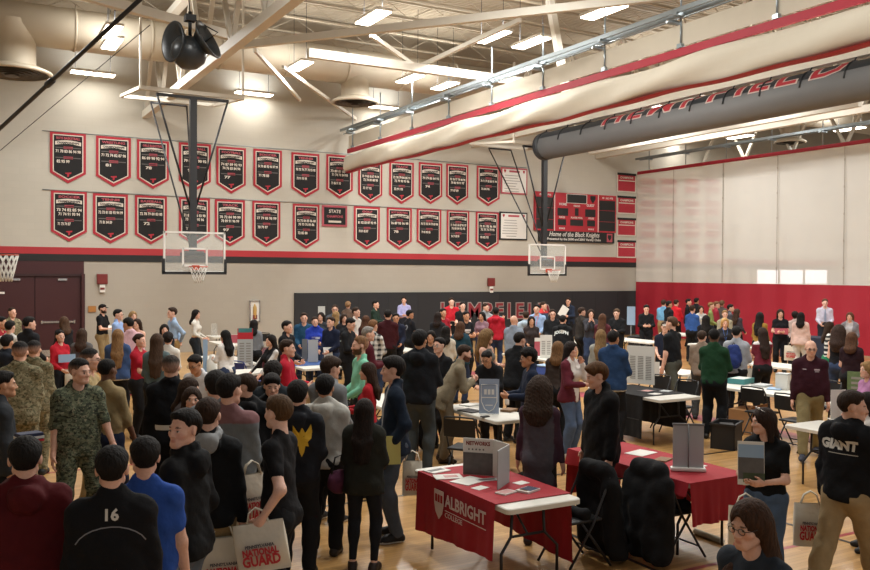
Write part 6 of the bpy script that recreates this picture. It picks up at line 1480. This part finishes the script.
P(711, 302.5, 1.72, 90, ('long', '#7d8a52'), J, ('short', '#7a5a38'), 'low', 'l', lab='student in an olive green top at the red divider')
P(716.6, 301.5, 1.72, 95, ('sweat', '#8f2a3a'), BP, ('short', '#6a4a30'), 'low', 'l', lab='student in a faded red sweater at the red divider')
P(722, 301, 1.70, 160, ('long', '#4b4440'), BP, ('curly', '#5a4330'), 'low', 'l', female=True, lab='curly-haired woman in brown at the red divider')
P(725, 310.5, 1.62, 5, ('long', '#9a927c'), BP, ('short', '#8a6a44'), 'low', 'l', lab='fair-haired student in a pale shirt facing out at the red divider')
P(730.5, 304.5, 1.70, 90, ('jacket', '#4b4a50'), BP, ('short', K), 'low', 'l', lab='student in a grey jacket at the end of the divider group')
P(737, 309, 1.64, 140, ('long', '#3f3a42'), BP, ('long', '#3b2a20', .22), 'low', 'l', female=True, lab='woman with long brown hair in dark grey at the end of the divider group')
P(706, 315.5, 1.64, 172, ('jacket', '#151519'), BP, ('long', '#15110f', .26), 'low', 'l', female=True, lab='woman with long black hair in a black jacket, back turned, mid hall')
i = P(725, 318.5, 1.60, 10, ('long', '#27272c'), BP, ('bob', '#b08a55'), 'low', 'l', female=True, lab='blonde person wearing a lanyard beside the man in green', extra=(('lanyard', '#3a62a8'),))
i672 = P(672, 317, 1.80, -120, ('tee', '#111215', {'sleeve': .36}), ('shorts', '#4a4b42'), ('short', '#4a3424'), 'down', 'l', legs='walk', lab='big man in a black t-shirt and grey shorts walking with a tote bag', w=1.18, shoes='#151517')
P(665, 322, 1.68, 0, ('tee', '#171c2b'), BP, ('short', BR), 'low', 'l', hat=('cap', '#b9b6b0'), lab='person in a navy t-shirt and pale cap behind the big man')
P(714, 329.5, 1.76, 165, ('sweat', '#14351f'), ('pants', '#131518'), ('short', '#0f0c0b'), 'front', 'd', head=(-20, 10), lab='man in a dark green sweater, back turned, at the long white table')
P(702, 331, 1.70, 170, ('sweat', '#7c6c5e'), GP, ('short', BR), 'low', 'l', lab='student in a beige sweater half hidden behind the man in green', depth=15.8)
i736 = P(736.6, 326.5, 1.70, 168, ('sweat', '#8b8d92'), BP, ('short', K), 'front', 'l', lab='student in a light grey sweater wearing a blue backpack')
P(760, 312.5, 1.70, 150, ('long', '#8a6a2f'), BP, ('long', '#15100e', .34), 'low', 'm', female=True, lab='woman with long black hair in mustard yellow', head=(-20, 0))
i761 = P(762.5, 328, 1.64, -150, ('tee', '#6d2835', {'yoke': ('#c9c3bf', 1.42)}), BP, ('long', '#2a1d17', .36), 'front', 'l', female=True, lab='girl with long dark hair in a maroon and white top carrying a tote')
i780 = P(780.5, 309.5, 1.72, 5, ('tee', '#17161b'), BP, ('long', BR, .2), 'front', 'l', female=True, lab='woman in black facing out with arms folded over a red folder')
P(795, 312, 1.62, 170, ('long', '#b9a8a2'), BP, ('curly', '#191311'), 'low', 'd', female=True, lab='girl with dark curls in a pale top, back turned')
i800 = P(801, 312.6, 1.66, 170, ('jacket', '#c7aaa0'), ('pants', '#b9b4ac'), ('long', '#14100f', .16), 'down', 'd', female=True, lab='woman with dark braids in a pale pink jacket carrying a tote')
P(825, 299, 1.87, 5, ('shirt', '#c3bfcf', {'tuck': True}), ('pants', '#25272f'), ('short', '#5a4330'), 'low', 'p', lab='man in a white shirt and tie against the red divider', extra=(('tie',),), w=1.05)
P(829.7, 322, 1.66, 90, ('long', '#c6c3bd', {'stripes': ('#1b1b1f', .05)}), ('pants', '#1d6a48'), ('long', BR, .22), 'cross', 'l', female=True, head=(-10, 0), lab='woman in a black and white striped shirt')
P(839, 326.5, 1.66, 165, ('tank', '#15151a'), J, ('long_curly', '#2f2019', .22), 'low', 'l', female=True, lab='woman with curly dark hair in a black sleeveless top, back turned')
P(850, 312.6, 1.68, -10, ('jacket', '#76737a', {'inner': '#a9a5a8', 'open': .07}), BP, ('long', '#5a3626', .18), 'low', 'l', female=True, lab='woman with reddish hair in a grey cardigan at the divider')
P(852, 332.8, 1.64, 165, ('tee', '#251218'), BP, ('bob', '#4a3020'), 'low', 'l', female=True, lab='woman with brown bob in a black and burgundy top, back turned')
i811 = P(811, 340.5, 1.70, 5, ('sweat', '#2f0f1a', {'collar': True, 'hem': .90}), ('pants', '#7c7150'), ('bald',), 'down', 'l', glasses=True, w=1.18, head=(-5, 6), lab='bald man with glasses in a maroon quarter-zip pullover and khakis', shoes='#2a2d3a', legs='walk')
print_bars(i811, '#a09094', 1.33, True, ((.085, 0, .075, .022), (.085, -.028, .06, .012), (-.085, .004, .05, .012)))
P(868, 362, 1.55, -60, ('long', '#a06f95'), J, ('long', BL, .2), 'low', 'l', female=True, lab='fair-haired girl in lilac cut by the picture edge')
i854 = P(853, 391.7, 1.72, 150, ('hoodie', '#101114', {'hem': .88}), ('pants', '#94805f'), ('short', '#2a1d15'), 'down', 'l', legs='walk', head=(55, 4), armr='low', lab='young man in khakis and a black hoodie with white block lettering on the back', shoes='#17181c', w=1.08)
print_on(i854, 'GIANT', .10, '#c9c6bd', 1.33, False, x=-.02, bold=.006); print_bars(i854, '#a9a69d', 1.265, False, ((.02, 0, .24, .006),))
P(868, 393, 1.66, -80, ('long', '#b9b4ae'), J, ('long', '#1d1512', .2), 'low', 'l', female=True, lab='dark-haired person in white facing the man in the lettered black hoodie', depth=8.3)
i763 = P(763.5, 409, 1.56, -22, ('tee', '#101113', {'hem': .86, 'sleeve': .36}), ('jeans', '#46566b'), ('long', '#2a1c15', .30), 'front', 'l', female=True, head=(48, 4), lab='girl in a black t-shirt holding a green landscape poster', shoes='#222')
i749 = P(749, 502, 1.62, -38, ('long', '#2c333c'), J, ('long', '#3a2518', .30, 'fwd'), 'low', 'l', female=True, head=(2, 8), glasses=True, lab='woman with long brown hair and glasses nearest the camera')
# ---- prints, bags, folders
me_ = bpy.data.meshes.new('eagle'); pts = [(0, .10), (.025, .05), (.05, .075), (.075, .125), (.085, .06), (.08, .0), (.05, -.03), (.06, -.07), (.03, -.065), (.02, -.12), (0, -.16), (-.02, -.12), (-.03, -.065), (-.06, -.07), (-.05, -.03), (-.08, 0), (-.085, .06), (-.075, .125), (-.05, .075), (-.025, .05)]
me_.from_pydata([(x, y, 0) for x, y in pts]+[(0, 0, 0)], [], [(i, (i+1) % 20, 20) for i in range(20)]); print_on(i35, None, .12, '#c9a021', 1.27, False, x=.055, name='eagle_emblem', me=me_)
tote(i36, -1, 'white tote bag with red block lettering held low by the young man in black', rot=-.15, tilt=-.16, w=.36, h=.34, dz=.13)
p = i36['W'](hand_pt(i36, -1)); tote(i36, -1, 'second white tote bag partly behind the first one', rot=.1, pos=(p.x-.16, p.y+.22, p.z-.0), w=.34, h=.4)
p = at_d(252, 462, 6.6); tote(i36, 1, 'white tote bag hanging between the black coat and the black t-shirt', rot=.5, pos=p, w=.3, h=.42)
tote(i13, 1, 'white bag with red print held by the woman in the red t-shirt', w=.34, h=.32, dz=.02)
tote(i6, -1, 'white bag with red and green print held by the girl in the red sweater', w=.36, h=.40, dz=.12)
held(i6, (.02, .22, 1.22), .28, .14, 'paper_blue', 'pale green leaflet held by the girl in the red sweater', rot=.2, tilt=.1); held(i8, (0, .34, 1.16), .3, .22, 'paper', 'white leaflet read by the man in the black cap', tilt=1.1)
tote(i672, -1, 'white tote bag swinging behind the big man in shorts', rot=.3, tilt=.45, pos=i672['W']((.42, -.35, .78)), w=.36, h=.36)
held(i672, (-.30, .14, .82), .12, .3, 'paper', 'white rolled papers in the hand of the big man in shorts', tilt=0)
tote(i761, -1, 'white tote bag held by the girl in maroon and white', rot=.2, pos=i761['W']((-.22, .22, 1.0)), w=.36, h=.4); tote(i800, -1, 'white tote bag held by the woman in the pale pink jacket', rot=-.1, w=.36, h=.4, dz=.1)
held(i780, (0, .33, 1.16), .34, .16, 'banner_rose', 'red folder held by the woman in black at the divider', 'folder', 'folder', tilt=.2)
held(i42, (-.275, .07, .92), .21, .27, mat('folder_yellow', '#b9b064', .7), 'pale yellow folder held by the tall young man in navy', 'folder', 'folder', rot=.15, tilt=.1)
tote(i42, 1, 'white tote bag behind the tall young man in the navy jacket', pos=i42['W']((-.08, -.17, .86)), w=.2, h=.34)
L = [ell((0, 0, 0), (.13, .07, .11), .03)]
F = field(L, .012); wob(F, .006, 30, 1.); P_, Q_ = nets(F); q = i43['W']((-.26, .02, .90))
e = empty('handbag', q, .3, 'dark purple patterned handbag carried by the girl in olive', 'handbag'); link('bag_body', to_mesh('bag_body', P_, Q_, np.tile(np.array(hx('#4a2338')), (len(P_), 1))), 'cloth', e); MB().tube([(-.09, 0, .08), (-.05, 0, .22), (.05, 0, .24), (.09, 0, .08)], .008, 6).build('handle', 'black_cloth', e)
q = i736['W']((0, -.235, .98)); backpack(q, i736['rz']+0, 'blue backpack worn by the student in the light grey sweater', '#1f2c5c', .95)
# poster and tote of the girl in the black t-shirt
q = i763['W']((.0, .34, 1.30))
e = held(i763, None, .20, .34, 'paper', 'rolled landscape poster with green hills held by the girl in black', 'poster', 'poster', rot=.12, tilt=.12, world=q, t=.012, deco=[(0, -.12, .96, .5, 'photo_grey'), (.1, -.33, .8, .22, 'grass_print'), (0, .28, .96, .3, 'paper_blue')])
tote(i763, -1, 'white tote bag with red block lettering carried by the girl with the poster', pos=i763['W']((.06, .30, 1.0)), w=.27, h=.42, rot=.1)
tote(i854, -1, 'white tote bag with red block lettering carried by the man in the lettered black hoodie', pos=i854['W']((-.34, .02, .86)), w=.26, h=.36, rot=.2)
held(i854, (.20, .26, 1.0), .22, .3, 'grey_steel', 'dark glossy folder under the arm of the man in the lettered black hoodie', 'folder', 'folder', rot=1.1, tilt=.1)
e = MB()
for sx in (-1, 1): e.tube([Vector(i763['Hd'](sx*.031+.026*math.cos(a), .045+.0, .128+.0*a+.022*math.sin(a)*.4)) for a in [k*PI/6 for k in range(12)]], .004, 5, closed=True)
e.tube([i763['Hd'](-.07, .0, .10), i763['Hd'](-.05, .045, .13), i763['Hd'](.05, .045, .13), i763['Hd'](.07, 0, .10)], .004, 5); e.build('sunglasses', 'chrome', i763['root'])
# ------------------------------------------------------------------ camera, world
sc_ = bpy.context.scene
wd = bpy.data.worlds.new('gym_air'); sc_.world = wd; wd.use_nodes = True
bg = wd.node_tree.nodes['Background']; bg.inputs[0].default_value = (1., .97, .92, 1); bg.inputs[1].default_value = .42
cam = bpy.data.cameras.new('camera'); co = bpy.data.objects.new('camera', cam); COL.objects.link(co); sc_.camera = co
cam.sensor_width = 36; cam.lens = 36*FPX/870; cam.clip_end = 200; cam.clip_start = .05
M = Matrix((RGT, UPV, -FWD)).transposed().to_4x4(); M.translation = EYE; co.matrix_world = M
sc_.view_settings.view_transform = 'Standard'; sc_.view_settings.look = 'None'; sc_.view_settings.exposure = 0.18
